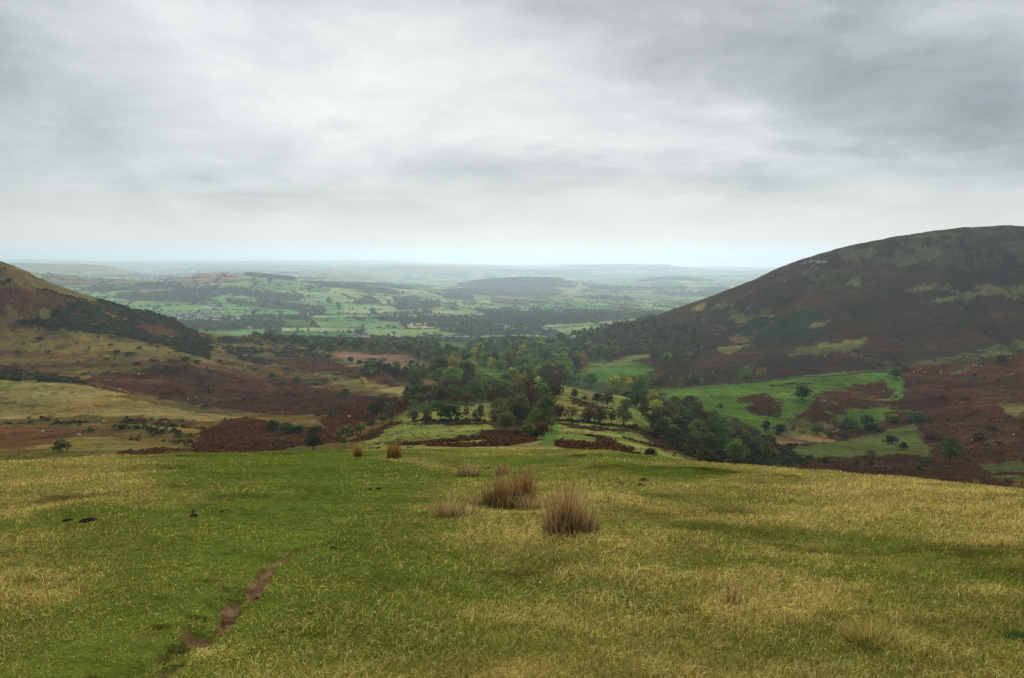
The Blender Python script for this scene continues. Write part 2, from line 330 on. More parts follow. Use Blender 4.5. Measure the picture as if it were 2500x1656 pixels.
# valley fields among the trees
for q, c in (([(1163,897),(1240,905),(1228,932),(1172,915)], FIELD), ([(1180,868),(1228,861),(1226,880),(1190,878)], (.055,.11,.025)),
             ([(1416,907),(1470,888),(1560,886),(1605,900),(1560,918),(1480,932),(1440,932)], FIELD),
             ([(1400,897),(1500,882),(1570,864),(1592,868),(1520,892),(1440,902)], (.10,.12,.03)),
             ([(1062,826),(1150,828),(1130,856),(1075,850)], (.07,.12,.03)), ([(1310,815),(1355,815),(1350,826),(1305,826)], (.08,.16,.035)),
             ([(1600,870),(1650,845),(1720,836),(1700,850),(1640,875)], (.08,.09,.025))):
    paint(q, c, 480, 2200)
# ---- the spur in the middle
sp = [(880,1094),(905,1066),(960,1028),(1020,1008),(1061,995),(1200,984),(1240,960),(1364,938),(1468,961),(1514,968),(1570,985),(1640,1040),(1665,1100),(1745,1128),(1560,1118),(1400,1105)]
m = (GY > 50) & (GY < 170) & (PX > 830) & (PX < 1700); C[m] = SPUR; COV[m] = 3
paint(sp, SPUR, 90, 470, 1, 3)
m = area(sp, 90, 470); C[m & (mott > 0.10)] = (.105, .145, .035); C[m & (mott2 - mott * 0.5 > 0.35)] = (.165, .15, .05)
paint([(850,1075),(900,1050),(960,1028),(1000,1026),(962,1035),(905,1064),(868,1082)], BRACK, 150, 400, 1, 1)
paint([(910,1083),(1010,1078),(1100,1070),(1170,1062),(1190,1048),(1250,1040),(1330,1046),(1310,1075),(1240,1087),(1180,1076),(1080,1080),(1010,1087)], (.075,.030,.014), 100, 400, .8, 1)
paint([(1015,1088),(1170,1082),(1290,1074),(1318,1078),(1240,1090),(1120,1092)], BRACK, 90, 300, .9, 1)
paint([(1330,1079),(1370,1072),(1440,1078),(1500,1088),(1562,1113),(1480,1110),(1400,1100),(1345,1088)], BRACK, 90, 300, 1, 1)
paint([(1422,1063),(1480,1071),(1540,1094),(1562,1113),(1500,1094)], BRACK, 90, 300, .95, 1)
paint([(1512,1062),(1580,1079),(1632,1098),(1600,1099),(1540,1078)], (.08,.04,.018), 90, 400, .9, 1)
paint([(1550,1050),(1600,1062),(1650,1092),(1700,1118),(1690,1125),(1640,1112),(1590,1080)], BRACK, 90, 400, .9, 1)
paint([(1660,1100),(1740,1122),(1700,1128),(1640,1108)], (.15,.10,.05), 90, 400, .9)
paint([(1375,978),(1440,984),(1508,1000),(1450,996)], (.06,.05,.018), 200, 460, 1, 1)
paint([(1000,1029),(1200,1026),(1350,1030),(1500,1042),(1600,1058),(1500,1050),(1350,1034),(1200,1031),(1010,1034)], (.04,.035,.015), 150, 420, 1, 1)
paint([(1310,1088),(1335,1062),(1345,1034),(1372,1030),(1366,1062),(1348,1090)], (.075,.125,.026), 90, 400)
paint([(1195,990),(1240,965),(1300,950),(1352,955),(1356,985),(1335,1000),(1338,1040),(1335,1066),(1255,1066),(1215,1045),(1190,1030)], (.04,.042,.016), 200, 440)
# ---- right side
paint([(1560,990),(1700,985),(1900,1050),(1990,1110),(1960,1140),(1700,1140),(1600,1060)], (.035,.045,.016), 180, 560, .8, 2)
paint([(1598,951),(1800,939),(1950,922),(2100,911),(2196,904),(2210,940),(2200,975),(2240,1030),(2100,1050),(1950,1060),(1840,1060),(1760,1045),(1728,1015),(1640,985)], FIELD, 380, 690, 1, 3)
for q, pp in (([(1788,975),(1860,965),(1885,978),(1840,988),(1800,987)], .9), ([(1808,1000),(1870,977),(1918,983),(1912,1010),(1860,1012)], .88),
              ([(1990,962),(2080,943),(2150,935),(2190,965),(2240,1000),(2270,1065),(2100,1072),(1980,1064),(1930,1040),(1900,1060),(1950,1010),(1985,985)], .70),
              ([(1870,945),(1980,930),(1990,950),(1900,965)], .4), ([(2110,940),(2150,930),(2170,950),(2120,955)], .9)):
    paint(q, (.062,.030,.015), 380, 680, pp, 1)
paint([(1850,1040),(1960,1020),(2100,1030),(2000,1062),(1880,1062)], (.10,.10,.028), 380, 600, .45)
paint([(1880,1060),(2020,1057),(2045,1075),(1900,1088)], (.16,.105,.04), 300, 520)
paint([(1925,1096),(2060,1073),(2160,1056),(2240,1043),(2305,1060),(2312,1122),(2200,1112),(2050,1118),(1940,1112)], (.068,.085,.02), 250, 520, .88)
paint([(2196,905),(2400,888),(2500,861),(3100,800),(3100,1240),(2500,1185),(2300,1150),(2240,1050),(2205,960)], (.068,.030,.015), 200, 790, .95, 1)
paint([(2290,918),(2400,899),(2450,893),(2350,909)], (.075,.10,.025), 400, 800, .9)
paint([(2440,990),(2500,975),(2500,1030),(2460,1020)], (.085,.085,.026), 300, 700, .7)
paint([(2130,893),(2300,868),(2500,828),(3100,760),(3100,800),(2500,858),(2300,888),(2196,902)], (.07,.085,.026), 600, 950, .62)
paint([(2380,1140),(2500,1120),(2500,1180),(2420,1170)], (.06,.07,.02), 200, 400, .5)
# the big hill
paint([(2040,612),(2230,572),(2500,548),(3100,540),(3100,650),(2500,640),(2250,650),(2080,640)], (.062,.062,.024), 1000, 1400, .62)
paint([(1780,700),(1920,650),(2010,640),(2100,660),(2000,700),(1850,720)], (.055,.05,.023), 900, 1400, .4)
paint([(1918,866),(1950,846),(2060,836),(2118,828),(2112,850),(2040,858)], (.078,.09,.023), 640, 1200, .9)
paint([(1768,772),(1790,760),(1850,758),(1882,762),(1800,778)], (.125,.11,.034), 640, 1400, .92)
paint([(1678,758),(1705,742),(1738,732),(1712,755)], (.135,.12,.036), 640, 1400, .95)
paint([(1735,752),(1780,735),(1840,728),(1880,752),(1800,765)], (.10,.085,.035), 640, 1400, .5)
paint([(1745,848),(1800,832),(1838,838),(1770,868)], (.11,.11,.032), 640, 1200, .85)
paint([(1963,640),(1985,632),(2018,636),(2005,650),(1990,662),(1975,650)], (.16,.15,.15), 1000, 1400, .62)
paint([(2160,692),(2250,678),(2290,686),(2210,700)], (.11,.105,.10), 900, 1400, .35)
paint([(2175,715),(2300,690),(2400,695),(2500,690),(2500,740),(2300,738)], (.10,.10,.035), 800, 1400, .52)
paint([(2070,690),(2100,678),(2110,695),(2085,702)], (.12,.12,.04), 800, 1400, .8)
paint([(1780,800),(1840,775),(1900,760),(2000,758),(2010,828),(1880,840),(1800,830)], (.016,.026,.012), 640, 1350, .82, 0)
paint([(1970,790),(2000,786),(2035,782),(2030,790),(1985,800)], (.12,.11,.04), 640, 1350, .7)
paint([(1700,800),(1760,790),(1850,825),(1800,822)], (.10,.085,.035), 640, 1300, .5)
paint([(1620,800),(1700,775),(1740,790),(1690,815)], (.09,.075,.035), 640, 1350, .4)
# field-edge track lines on the hill
def streak(pts, w_, col, d0, d1):
    a0 = [ray(*p) for p in pts]; j0, j1 = np.searchsorted(Ys, [d0, d1])
    d = seg_dist(wx[:, j0:j1], wy[:, j0:j1] * 1.0, pts); m = d < w_
    C[:, j0:j1][m] = col
streak([(1798,795),(1850,760),(1890,755)], 1.2, (.13,.11,.055), 700, 1400)
streak([(1820,820),(1870,790),(1900,772)], 1.2, (.12,.10,.05), 700, 1400)
streak([(2040,858),(2140,880),(2190,885)], 1.0, (.09,.07,.04), 700, 1100)
streak([(2200,905),(2235,945),(2255,975),(2262,1005)], 1.5, (.10,.06,.045), 400, 700)
streak([(0,942),(18,935),(40,927)], 2.0, (.10,.12,.03), 400, 500)
streak([(0,982),(60,986),(130,993)], 2.0, (.09,.11,.028), 300, 500)
nat = np.exp(0.55 * fbm(GX * .35, GY, 26, 211, 5, .65) + 0.35 * fbm(GX * .4, GY, 6, 213, 3, .6))
trk = np.abs(((H / 3.2 + fbm(GX, GY, 60, 221, 3)) % 1.0) - .5) < .07
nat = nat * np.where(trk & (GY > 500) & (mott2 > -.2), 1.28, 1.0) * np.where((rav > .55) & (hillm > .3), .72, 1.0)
huv = fbm(GX, GY, 35, 217, 4, .6)[..., None]
vr = ((GY > 100) & (GY < 1430))[..., None]
dots = (fbm(GX * .7, GY, 13, 251, 4, .7) + .35 * fbm(GX, GY, 120, 253, 2) > .53) & (PX < 1060) & (GY > 470) & (GY < 1400)
COV[dots] = 2; C[dots] = (.035, .038, .016)
dots = (fbm(GX * .7, GY, 11, 255, 4, .7) > .52) & (PX > 1640) & (GY > 300) & (GY < 1250) & (C[..., 1] < .07)
COV[dots] = 2; C[dots] = (.03, .03, .014)
C[COV == 1] *= .74
bm = fbm(GX * .5, GY, 15, 261, 5, .7); b1 = COV == 1
C[b1 & (bm > .30)] = (.060, .040, .016); C[b1 & (bm > .46)] = (.070, .062, .020); C[b1 & (bm < -.26)] *= np.array((.62, .66, .7)); C[b1 & (fbm(GX * .4, GY, 5, 263, 3, .6) > .4)] *= np.array((1.35, 1.2, 1.1))
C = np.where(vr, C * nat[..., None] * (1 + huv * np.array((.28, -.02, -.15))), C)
spk = (fbm(GX * .6, GY, 7, 219, 3, .7) > 0.42) & (GY > 100) & (GY < 1430); C[spk] *= np.array((.62, .62, .7))
# ------------------------------------------------------------------ farmland of the plain and the far hills
def cells(x, y):
    """fields as a warped brick pattern: id pair and metres to the nearest hedge"""
    u0 = x + 0.32 * y + fbm(x, y, 900, 101, 3) * 120; v0 = y - 0.25 * x + fbm(x, y, 1100, 107, 3) * 190
    SV = 300.0; j = np.floor(v0 / SV); fv = v0 / SV - j
    SU = 220.0 + 210.0 * hsh(j, j * 0 + 5, 3); off = hsh(j, j * 0 + 9, 4)
    uu = u0 / SU + off; i = np.floor(uu); fu = uu - i
    # some cells split lengthways
    sp_ = hsh(i, j, 12) > 0.62; half = (fv > 0.5) & sp_
    k = j * 2 + half; fvv = np.where(sp_, (fv * 2) % 1.0, fv); sv = np.where(sp_, SV / 2, SV)
    e = np.minimum(np.minimum(fu, 1 - fu) * SU, np.minimum(fvv, 1 - fvv) * sv)
    return i, k, e
jp = int(np.searchsorted(Ys, 1430))
X_, Y_ = GX[:, jp:], GY[:, jp:]
ci, ck, ce = cells(X_, Y_)
r1 = hsh(ci, ck, 41); r2 = hsh(ci, ck, 43)
pal = np.array([(.07,.135,.04),(.085,.15,.045),(.10,.165,.055),(.06,.115,.035),(.12,.175,.06),(.075,.13,.045),(.17,.19,.08),(.075,.145,.038),(.11,.14,.05),(.24,.22,.11),(.09,.155,.05),(.13,.095,.05)])
pal = pal * np.array([1.45, 1.2, 1.7, 1.0, 1.6, 1.35, 1.6, 1.15, 1.7, 1.5, 1.3, 1.4])[:, None]
fc = pal[np.minimum((r1 * len(pal)).astype(int), len(pal) - 1)] * (0.85 + 0.3 * r2)[..., None]
fc = fc * (1 + 0.10 * fbm(X_, Y_, 60, 111, 3)[..., None])
hedge = (ce < 4.5 + Y_ * 0.0011)
fc[hedge] = (.03, .042, .02)
wood = (fbm(X_, Y_, 420, 121, 4) > 0.58) | (r2 > 0.96)
farwood = (Y_ > 5200) & (fbm(X_ , Y_ * 0.7, 900, 131, 5, .6) > 0.3)
rough = (Y_ > 8000) & (fbm(X_, Y_ * .6, 2500, 141, 4) > 0.30)
fc[rough] = (.20, .17, .09)
C[:, jp:] = fc
WOODM = np.zeros((NA, NY), bool); WOODM[:, jp:] = wood & (Y_ < 5200)
WOODM[:, jp:] |= farwood
C[WOODM] = (.050, .066, .032)
fwn = fbm(GX * .6, GY, 170, 301, 3)
def fpaint(poly, col, d0, d1, wooded=False):
    m = area(poly, d0, d1); j = m[:, jp:]
    if wooded:
        m &= fwn > (-.22 if d0 < 5000 else -.6); C[m] = col; WOODM[m] = True
    else:
        hed = np.zeros_like(m); hed[:, jp:] = hedge; C[m & ~hed] = col
        WOODM[m] = False
G1 = (.13,.245,.065); G2 = (.165,.265,.08); G3 = (.25,.29,.11); G4 = (.10,.20,.06)
WD = (.045,.064,.03); WB = (.075,.062,.042)
for q, c in (
  ([(540,733),(600,728),(740,748),(740,765),(600,775),(560,770),(545,755)], G1), ([(560,758),(650,760),(740,770),(700,776),(560,774)], G1),
  ([(590,700),(700,705),(770,722),(760,735),(640,733),(590,722)], G2), ([(605,680),(720,684),(760,705),(700,712),(610,700)], G4),
  ([(850,712),(960,725),(970,738),(900,740),(850,730)], G3), ([(810,705),(850,708),(870,720),(800,716)], G3),
  ([(770,745),(830,735),(900,738),(950,752),(860,760),(775,768)], G1), ([(840,752),(960,745),(975,758),(900,768),(840,765)], G3),
  ([(800,772),(900,766),(900,776),(800,778)], G2), ([(800,778),(900,772),(960,770),(1000,778),(900,792),(820,796)], G4),
  ([(430,668),(491,665),(600,668),(540,688),(440,688)], (.24,.15,.085)), ([(100,668),(250,682),(430,688),(400,698),(200,696),(100,682)], (.15,.115,.06)),
  ([(150,697),(300,702),(300,712),(180,708)], G2), ([(210,716),(290,720),(400,735),(360,748),(250,735)], G2),
  ([(300,745),(420,742),(520,748),(560,768),(500,765),(400,770),(330,760)], G1), ([(460,745),(540,752),(560,765),(480,758)], G2),
  ([(560,812),(640,808),(700,814),(700,820),(560,818)], G1), ([(660,806),(800,808),(880,806),(880,818),(740,820),(660,816)], (.06,.155,.03)),
  ([(860,800),(960,800),(1070,802),(1080,812),(940,814),(870,812)], G2), ([(860,815),(960,815),(960,822),(870,822)], G3),
  ([(1330,792),(1440,788),(1520,795),(1420,806),(1310,812)], G2), ([(1390,796),(1470,792),(1440,802),(1340,806)], G3),
  ([(1220,800),(1290,798),(1290,806),(1220,808)], G2), ([(1440,795),(1520,792),(1500,800),(1440,805)], G1),
  ([(1130,770),(1190,770),(1190,780),(1130,780)], G1), ([(1200,731),(1298,733),(1290,742),(1215,740)], (.12,.055,.045)),
  ([(1300,742),(1420,732),(1480,740),(1500,765),(1380,764),(1330,756)], G4), ([(1350,732),(1420,730),(1500,737),(1480,746),(1370,742)], G2),
  ([(1490,740),(1530,745),(1560,758),(1520,756)], (.12,.06,.05)), ([(1040,735),(1200,740),(1300,750),(1320,765),(1150,765),(1060,752)], G2),
  ([(1560,740),(1640,742),(1640,765),(1560,762)], G2)):
    fpaint(q, c, 1430, 5400)
for q, c in (([(1100,680),(1190,672),(1250,676),(1240,692),(1180,690),(1110,690)], (.22,.22,.10)), ([(1240,668),(1265,667),(1262,674),(1235,674)], (.30,.20,.13)),
             ([(1310,704),(1350,704),(1352,714),(1320,712)], (.27,.24,.13)), ([(1365,706),(1420,702),(1420,728),(1370,718)], (.20,.24,.11)),
             ([(1540,700),(1590,694),(1580,702),(1545,706)], (.34,.20,.13)), ([(1630,706),(1660,706),(1668,718),(1625,716)], (.20,.09,.08)),
             ([(1450,712),(1490,712),(1490,718),(1450,718)], (.18,.10,.08)), ([(1670,705),(1720,706),(1720,712),(1670,712)], (.30,.26,.14)),
             ([(790,660),(820,662),(815,668),(795,666)], (.34,.24,.14))):
    fpaint(q, c, 5200, 12000)
woods_far = [([(170,715),(230,700),(300,708),(330,698),(360,690),(430,690),(455,712),(530,722),(500,738),(420,738),(330,735),(250,724)], 3000, 5000, WB),
  ([(600,664),(660,668),(712,676),(715,684),(650,680),(602,674)], 4300, 5000, WD), ([(500,700),(600,706),(700,718),(760,732),(740,738),(640,728),(520,712)], 3300, 4600, WD),
  ([(745,688),(850,696),(960,710),(1000,722),(900,716),(800,704)], 4000, 5000, WD), ([(840,718),(900,722),(930,740),(880,742),(840,730)], 3000, 4500, WD),
  ([(960,730),(1018,728),(1020,756),(970,756)], 3000, 4500, WD), ([(1028,738),(1070,738),(1072,754),(1030,755)], 3000, 4500, WD),
  ([(1110,702),(1180,688),(1250,682),(1320,681),(1370,685),(1400,698),(1410,706),(1300,704),(1200,704)], 6000, 7800, WD),
  ([(1080,712),(1200,704),(1300,704),(1370,712),(1370,722),(1290,730),(1180,732),(1060,724)], 5200, 7300, (.06,.04,.035)),
  ([(1440,728),(1470,724),(1540,730),(1550,738),(1470,736)], 4500, 6000, WD), ([(1085,720),(1150,724),(1155,732),(1085,730)], 4300, 6000, WD),
  ([(900,778),(1000,768),(1150,776),(1300,772),(1450,768),(1620,766),(1600,776),(1450,786),(1330,788),(1250,798),(1080,802),(940,792)], 1900, 3200, WB),
  ([(1160,760),(1300,764),(1450,764),(1640,764),(1640,770),(1400,772),(1200,772)], 2600, 3700, WD),
  ([(400,792),(560,780),(640,774),(760,770),(760,784),(700,798),(560,808),(400,806)], 1800, 3000, WD),
  ([(620,728),(720,744),(790,752),(800,770),(740,764),(640,745)], 2800, 4000, WD), ([(550,730),(600,735),(640,745),(700,752),(690,758),(560,742)], 2900, 4200, WD),
  ([(800,780),(860,776),(900,790),(850,800),(800,798)], 1900, 2800, WD), ([(1540,682),(1640,677),(1740,684),(1740,690),(1560,690)], 8500, 10500, WD)]
for q, a0, a1, c in woods_far: fpaint(q, c, a0, a1, True)
C[:, jp:][(Y_ < 1900)] = (.035, .05, .022)
for q, c in (([(560,812),(640,808),(700,814),(700,822),(560,820)], G1), ([(660,806),(800,808),(880,806),(880,820),(740,822),(660,818)], (.06,.155,.03)), ([(860,814),(980,812),(980,824),(870,824)], G3)):
    fpaint(q, c, 1430, 2600)
# ------------------------------------------------------------------ foreground turf: how strawy, and where soil shows
def blob(x, y, rx, ry, amp, ang=0.0):
    c, s = math.cos(R(ang)), math.sin(R(ang)); u = (PXn - x); v = (PYn - y)
    return amp * np.exp(-(((u * c + v * s) / rx) ** 2 + ((-u * s + v * c) / ry) ** 2))
jn = int(np.searchsorted(Ys, 70))
PXn, PYn = PX[:, :jn], PY[:, :jn]
NX, NYY = GX[:, :jn], GY[:, :jn]
straw = 0.13 + blob(2250,1215,480,70,.70,7) + blob(150,1190,330,55,.5) + blob(60,1130,420,14,.4) + blob(1000,1125,160,16,.45) + blob(1300,1102,330,7,.5) + blob(300,1122,320,8,.35) + blob(1300,1420,360,170,.22,-25) \
  + blob(2000,1450,500,90,.12) + blob(1750,1265,200,22,.4,4) + blob(1500,1590,650,130,.18) + blob(0,1350,150,120,.25) + blob(2300,1600,250,60,.1) \
  - blob(840,1200,170,110,.55) - blob(560,1480,420,170,.42,-28) - blob(450,1290,260,40,.3) - blob(600,1130,260,20,.4) - blob(1650,1150,150,24,.45) - blob(1850,1300,300,30,.35,4) \
  - blob(2150,1390,400,40,.3,3) - blob(1250,1115,300,12,.35) - blob(60,1600,330,120,.45) - blob(1600,1490,120,50,.12)
straw = straw + fbm(NX * .6, NYY, 3.2, 151, 4, .6) * 0.50 + fbm(NX * .7, NYY, 0.8, 161, 3) * 0.34
pp = [hit(*p) for p in ((40,1720),(300,1600),(470,1480),(640,1345),(745,1230),(778,1150),(790,1110))]
trod = np.exp(-(seg_dist(NX, NYY, pp) / (1.05 + .2 * fbm(NX, NYY, 2, 281, 2))) ** 2)
straw = np.clip(straw - .35 * trod, 0, 1)
SOILS = [(690,1375,42,8,-12), (640,1407,40,13,-30), (628,1435,40,24,-42), (560,1473,32,16,-26), (545,1500,34,9,-35), (483,1532,42,15,4), (420,1606,42,16,-22), (355,1648,55,12,-8),
         (520,1422,24,6,0), (555,1441,18,4,0), (640,1394,18,4,0), (470,1494,30,5,0), (390,1518,26,4,0), (720,1358,40,5,-10), (250,1640,50,7,0)]
soil = np.zeros_like(straw)
for x, y, rx, ry, an in SOILS: soil = np.maximum(soil, blob(x, y, rx * 1.1, ry * .88, 1.0, an))
soil = soil + fbm(NX, NYY, 0.22, 171, 4, .7) * 0.42
SOIL = soil > 0.44
moss = np.clip(blob(1620,1150,150,13,1.0,4) + blob(1800,1160,150,12,.9,5) + blob(1500,1135,60,6,.6) + blob(100,1215,90,8,.7) + blob(60,1335,60,12,.8,-8) + blob(380,1140,120,7,.6) + blob(1750,1295,160,16,.6,5) + blob(640,1225,70,6,.6) + np.clip(fbm(NX * .55, NYY, 1.5, 233, 3, .6) - .22, 0, 1) * 2.2, 0, 1)
DARKB = [(470,1262,12,3,0),(905,1194,26,4,-4),(1570,1184,18,5,0),(813,1337,14,4,0),(28,1322,14,3,-8)]
dk = np.zeros_like(straw)
for x, y, rx, ry, an in DARKB: dk = np.maximum(dk, blob(x, y, rx, ry, 1.0, an))
H[:, :jn] -= sm(soil, 0.3, 0.75) * 0.035 + sm(dk, 0.4, 0.9) * 0.03
# the washed-out channel beside the bare soil
chan = seg_dist(PXn, PYn * 1.0, [(575,1455),(540,1500),(500,1535),(420,1575),(360,1615),(250,1656),(150,1680)])
H[:, :jn] -= (1 - sm(chan, 4, 45)) * 0.05 * (NYY < 9)
gcol = np.array((.07, .10, .015)) * (1 - straw[..., None]) + np.array((.24, .19, .06)) * straw[..., None]
moss = moss * np.clip(.55 + 1.6 * fbm(NX * .6, NYY, .45, 271, 4, .7) + .6 * fbm(NX * .5, NYY, 1.6, 273, 2), 0, 1)
moss *= 1 - .8 * trod
gcol *= (1 - .62 * moss)[..., None]
gcol[SOIL] = (.105, .062, .033)
m = SOIL & (fbm(NX, NYY, 0.2, 177, 3) > 0.15); gcol[m] = (.155, .10, .056)
m = SOIL & (fbm(NX, NYY, 0.3, 179, 3) > 0.38); gcol[m] = (.055, .026, .015)
m = SOIL & (fbm(NX, NYY, 0.16, 183, 3) > 0.35); gcol[m] = (.08, .085, .02)
m = dk > 0.55; gcol[m] = (.025, .024, .014)
wgt = (1 - sm(NYY, 45, 68))[..., None]
C[:, :jn] = gcol * wgt + C[:, :jn] * (1 - wgt)
def near_grid(G, x, y):
    i = np.clip(np.searchsorted(aa, x / y) - 1, 0, NA - 2); j = np.clip(np.searchsorted(Ys, y) - 1, 0, jn - 2)
    return G[i, j]
# ------------------------------------------------------------------ materials
def srgb_mat(name): 
    m = bpy.data.materials.new(name); m.use_nodes = True; t = NT(m.node_tree); t.n.clear()
    o = t.new('ShaderNodeOutputMaterial'); b = t.new('ShaderNodeBsdfPrincipled'); t.l.new(b.outputs[0], o.inputs[0])
    b.inputs['Roughness'].default_value = 0.9; b.inputs['Specular IOR Level'].default_value = 0.0
    return m, t, b
def terrain_mat(name, fine):
    m, t, b = srgb_mat(name)
    at = t.new('ShaderNodeVertexColor', layer_name='tint'); g = t.new('ShaderNodeNewGeometry').outputs['Position']
    na = t.noise(g, fine, 5, 0.72); nb = t.noise(g, fine * 0.12, 4, 0.6)
    k = t.m('ADD', t.m('MULTIPLY', t.m('SUBTRACT', na, 0.5), 2.4), t.m('MULTIPLY', t.m('SUBTRACT', nb, 0.5), 1.2))
    k = t.m('MAXIMUM', t.m('ADD', 1.0, k), 0.25)
    hue = t.noise(g, fine * 0.35, 3, 0.5)
    c = t.mix(1.0, at.outputs[0], t.comb(k, k, k), 'MULTIPLY')
    c = t.mix(t.rng(hue, 0.4, 0.7, 0.0, 0.35), c, t.mix(1.0, c, (1.25, 0.95, 0.8, 1), 'MULTIPLY'))
    t.l.new(c, b.inputs['Base Color'])
    bp = t.new('ShaderNodeBump'); bp.inputs['Strength'].default_value = 0.7; bp.inputs['Distance'].default_value = 0.35 / fine
    t.l.new(na, bp.inputs['Height']); t.l.new(bp.outputs[0], b.inputs['Normal'])
    return m
M_NEAR = terrain_mat('turf', 6.0); M_MID = terrain_mat('moor', 0.55); M_FAR = terrain_mat('farmland', 0.06)
def color_mat(name, var=0.5, scale=3.0, rough=0.85, trans=0.0, obj_tint=False):
    """colour from the mesh attribute 'tint' (or the object's own colour), broken up by noise"""
    m, t, b = srgb_mat(name); at = t.new('ShaderNodeVertexColor', layer_name='tint')
    g = t.new('ShaderNodeTexCoord').outputs['Object'] if obj_tint else t.new('ShaderNodeNewGeometry').outputs['Position']
    n = t.noise(g, scale, 3, 0.6); k = t.m('ADD', 1 - var / 2, t.m('MULTIPLY', n, var))
    c = t.mix(1.0, at.outputs[0], t.comb(k, k, k), 'MULTIPLY')
    if obj_tint:
        oi = t.new('ShaderNodeObjectInfo'); c = t.mix(1.0, c, oi.outputs['Color'], 'MULTIPLY')
    t.l.new(c, b.inputs['Base Color']); b.inputs['Roughness'].default_value = rough
    if trans:
        tr = t.new('ShaderNodeBsdfTranslucent'); t.l.new(c, tr.inputs[0]); mx = t.new('ShaderNodeMixShader'); mx.inputs[0].default_value = trans
        t.l.new(b.outputs[0], mx.inputs[1]); t.l.new(tr.outputs[0], mx.inputs[2])
        t.l.new(mx.outputs[0], [n for n in t.n if n.type == 'OUTPUT_MATERIAL'][0].inputs[0])
    return m
M_LEAF = color_mat('leaves', 0.5, 0.6, 0.8, 0.15, True)
M_BARK = color_mat('bark', 0.6, 5, 0.95, 0, True)
M_WOODLEAF = color_mat('woodland_leaves', 0.5, 0.3, 0.85)
M_GRASS = color_mat('grass_blades', 0.3, 1.5, 0.7, 0.25)
M_RUSH = color_mat('dry_rush', 0.3, 8, 0.75, 0.15)
M_PLAIN = color_mat('plain', 0.25, 0.8, 0.85)
M_HOUSE = color_mat('weathered', 0.2, 0.5, 0.8)
# ------------------------------------------------------------------ mesh helpers
def mesh(name, V, Fc, tint, mat, smooth=False, per='face'):
    """V (n,3); Fc a list of equal-sided polygon arrays; tint per face or per vertex"""
    me = bpy.data.meshes.new(name); V = np.asarray(V, np.float32)
    Fc = [np.asarray(f, np.int32) for f in (Fc if isinstance(Fc, list) else [Fc]) if len(f)]
    me.vertices.add(len(V)); me.vertices.foreach_set('co', V.ravel())
    nl = sum(f.size for f in Fc); npg = sum(len(f) for f in Fc)
    me.loops.add(nl); me.loops.foreach_set('vertex_index', np.concatenate([f.ravel() for f in Fc]))
    tot = np.concatenate([np.full(len(f), f.shape[1], np.int32) for f in Fc]); st = np.concatenate([[0], np.cumsum(tot)[:-1]]).astype(np.int32)
    me.polygons.add(npg); me.polygons.foreach_set('loop_start', st); me.polygons.foreach_set('loop_total', tot)
    if smooth: me.polygons.foreach_set('use_smooth', np.ones(npg, bool))
    tint = np.asarray(tint, np.float32)
    if tint.ndim == 1: tint = np.repeat(tint[None], npg, 0)
    if per == 'face':
        col = np.repeat(tint, tot, 0); ca = me.color_attributes.new('tint', 'FLOAT_COLOR', 'CORNER')
    else:
        col = tint; ca = me.color_attributes.new('tint', 'FLOAT_COLOR', 'POINT')
    ca.data.foreach_set('color', np.concatenate([col, np.ones((len(col), 1), np.float32)], 1).ravel().astype(np.float32))
    me.update(calc_edges=True)
    for q in (mat if isinstance(mat, (list, tuple)) else [mat]): me.materials.append(q)
    return me
def link(name, me, parent=None, loc=(0, 0, 0), rot=0.0, scale=(1, 1, 1)):
    o = bpy.data.objects.new(name, me); COL.objects.link(o); o.parent = parent
    o.location = loc; o.rotation_euler = (0, 0, rot); o.scale = scale
    return o
def tag(o, label, cat, group=None):
    o['label'] = label; o['category'] = cat
    if group: o['group'] = group
    return o
def setk(o, kind): o['kind'] = kind; return o
# ------------------------------------------------------------------ ground sheets, cut from one continuous surface
Vt = np.stack([GX, GY, H + EYE], -1).reshape(-1, 3); Ct = C.reshape(-1, 3)
I, J = np.meshgrid(np.arange(NA - 1), np.arange(NY - 1), indexing='ij')
q0 = (I * NY + J); quads = np.stack([q0, q0 + NY, q0 + NY + 1, q0 + 1], -1)
fy = Ys[J]; fpx = PX[I, J]
soil_f = np.zeros(fy.shape, bool); soil_f[:, :jn - 1] = SOIL[:-1, :jn - 1]
part = np.full(fy.shape, -1)
part[(fy < 60)] = 0; part[soil_f & (fy < 34)] = 1
mm = (fy >= 60) & (fy < 1430)
part[mm] = 2; part[mm & (fpx > 860) & (fy < 445)] = 3; part[mm & (fpx > 1640)] = 4; part[mm & (fy >= 445) & (fpx > 900)] = 5; part[mm & (fy >= 445) & (fpx > 1560)] = 4
part[(fy >= 1430) & (fy < 5300)] = 6; part[fy >= 5300] = 7
for k, (nm, mt) in enumerate((('ground', M_NEAR), ('path', M_NEAR), ('moorland', M_MID), ('spur_field', M_MID), ('hill', M_MID), ('valley_floor', M_MID), ('farmland', M_FAR), ('distant_hills', M_FAR))):
    fs = quads[part == k]
    if not len(fs): continue
    ids, inv = np.unique(fs, return_inverse=True)
    setk(link(nm, mesh(nm, Vt[ids], inv.reshape(fs.shape), Ct[ids], mt, True, 'point')), 'structure')
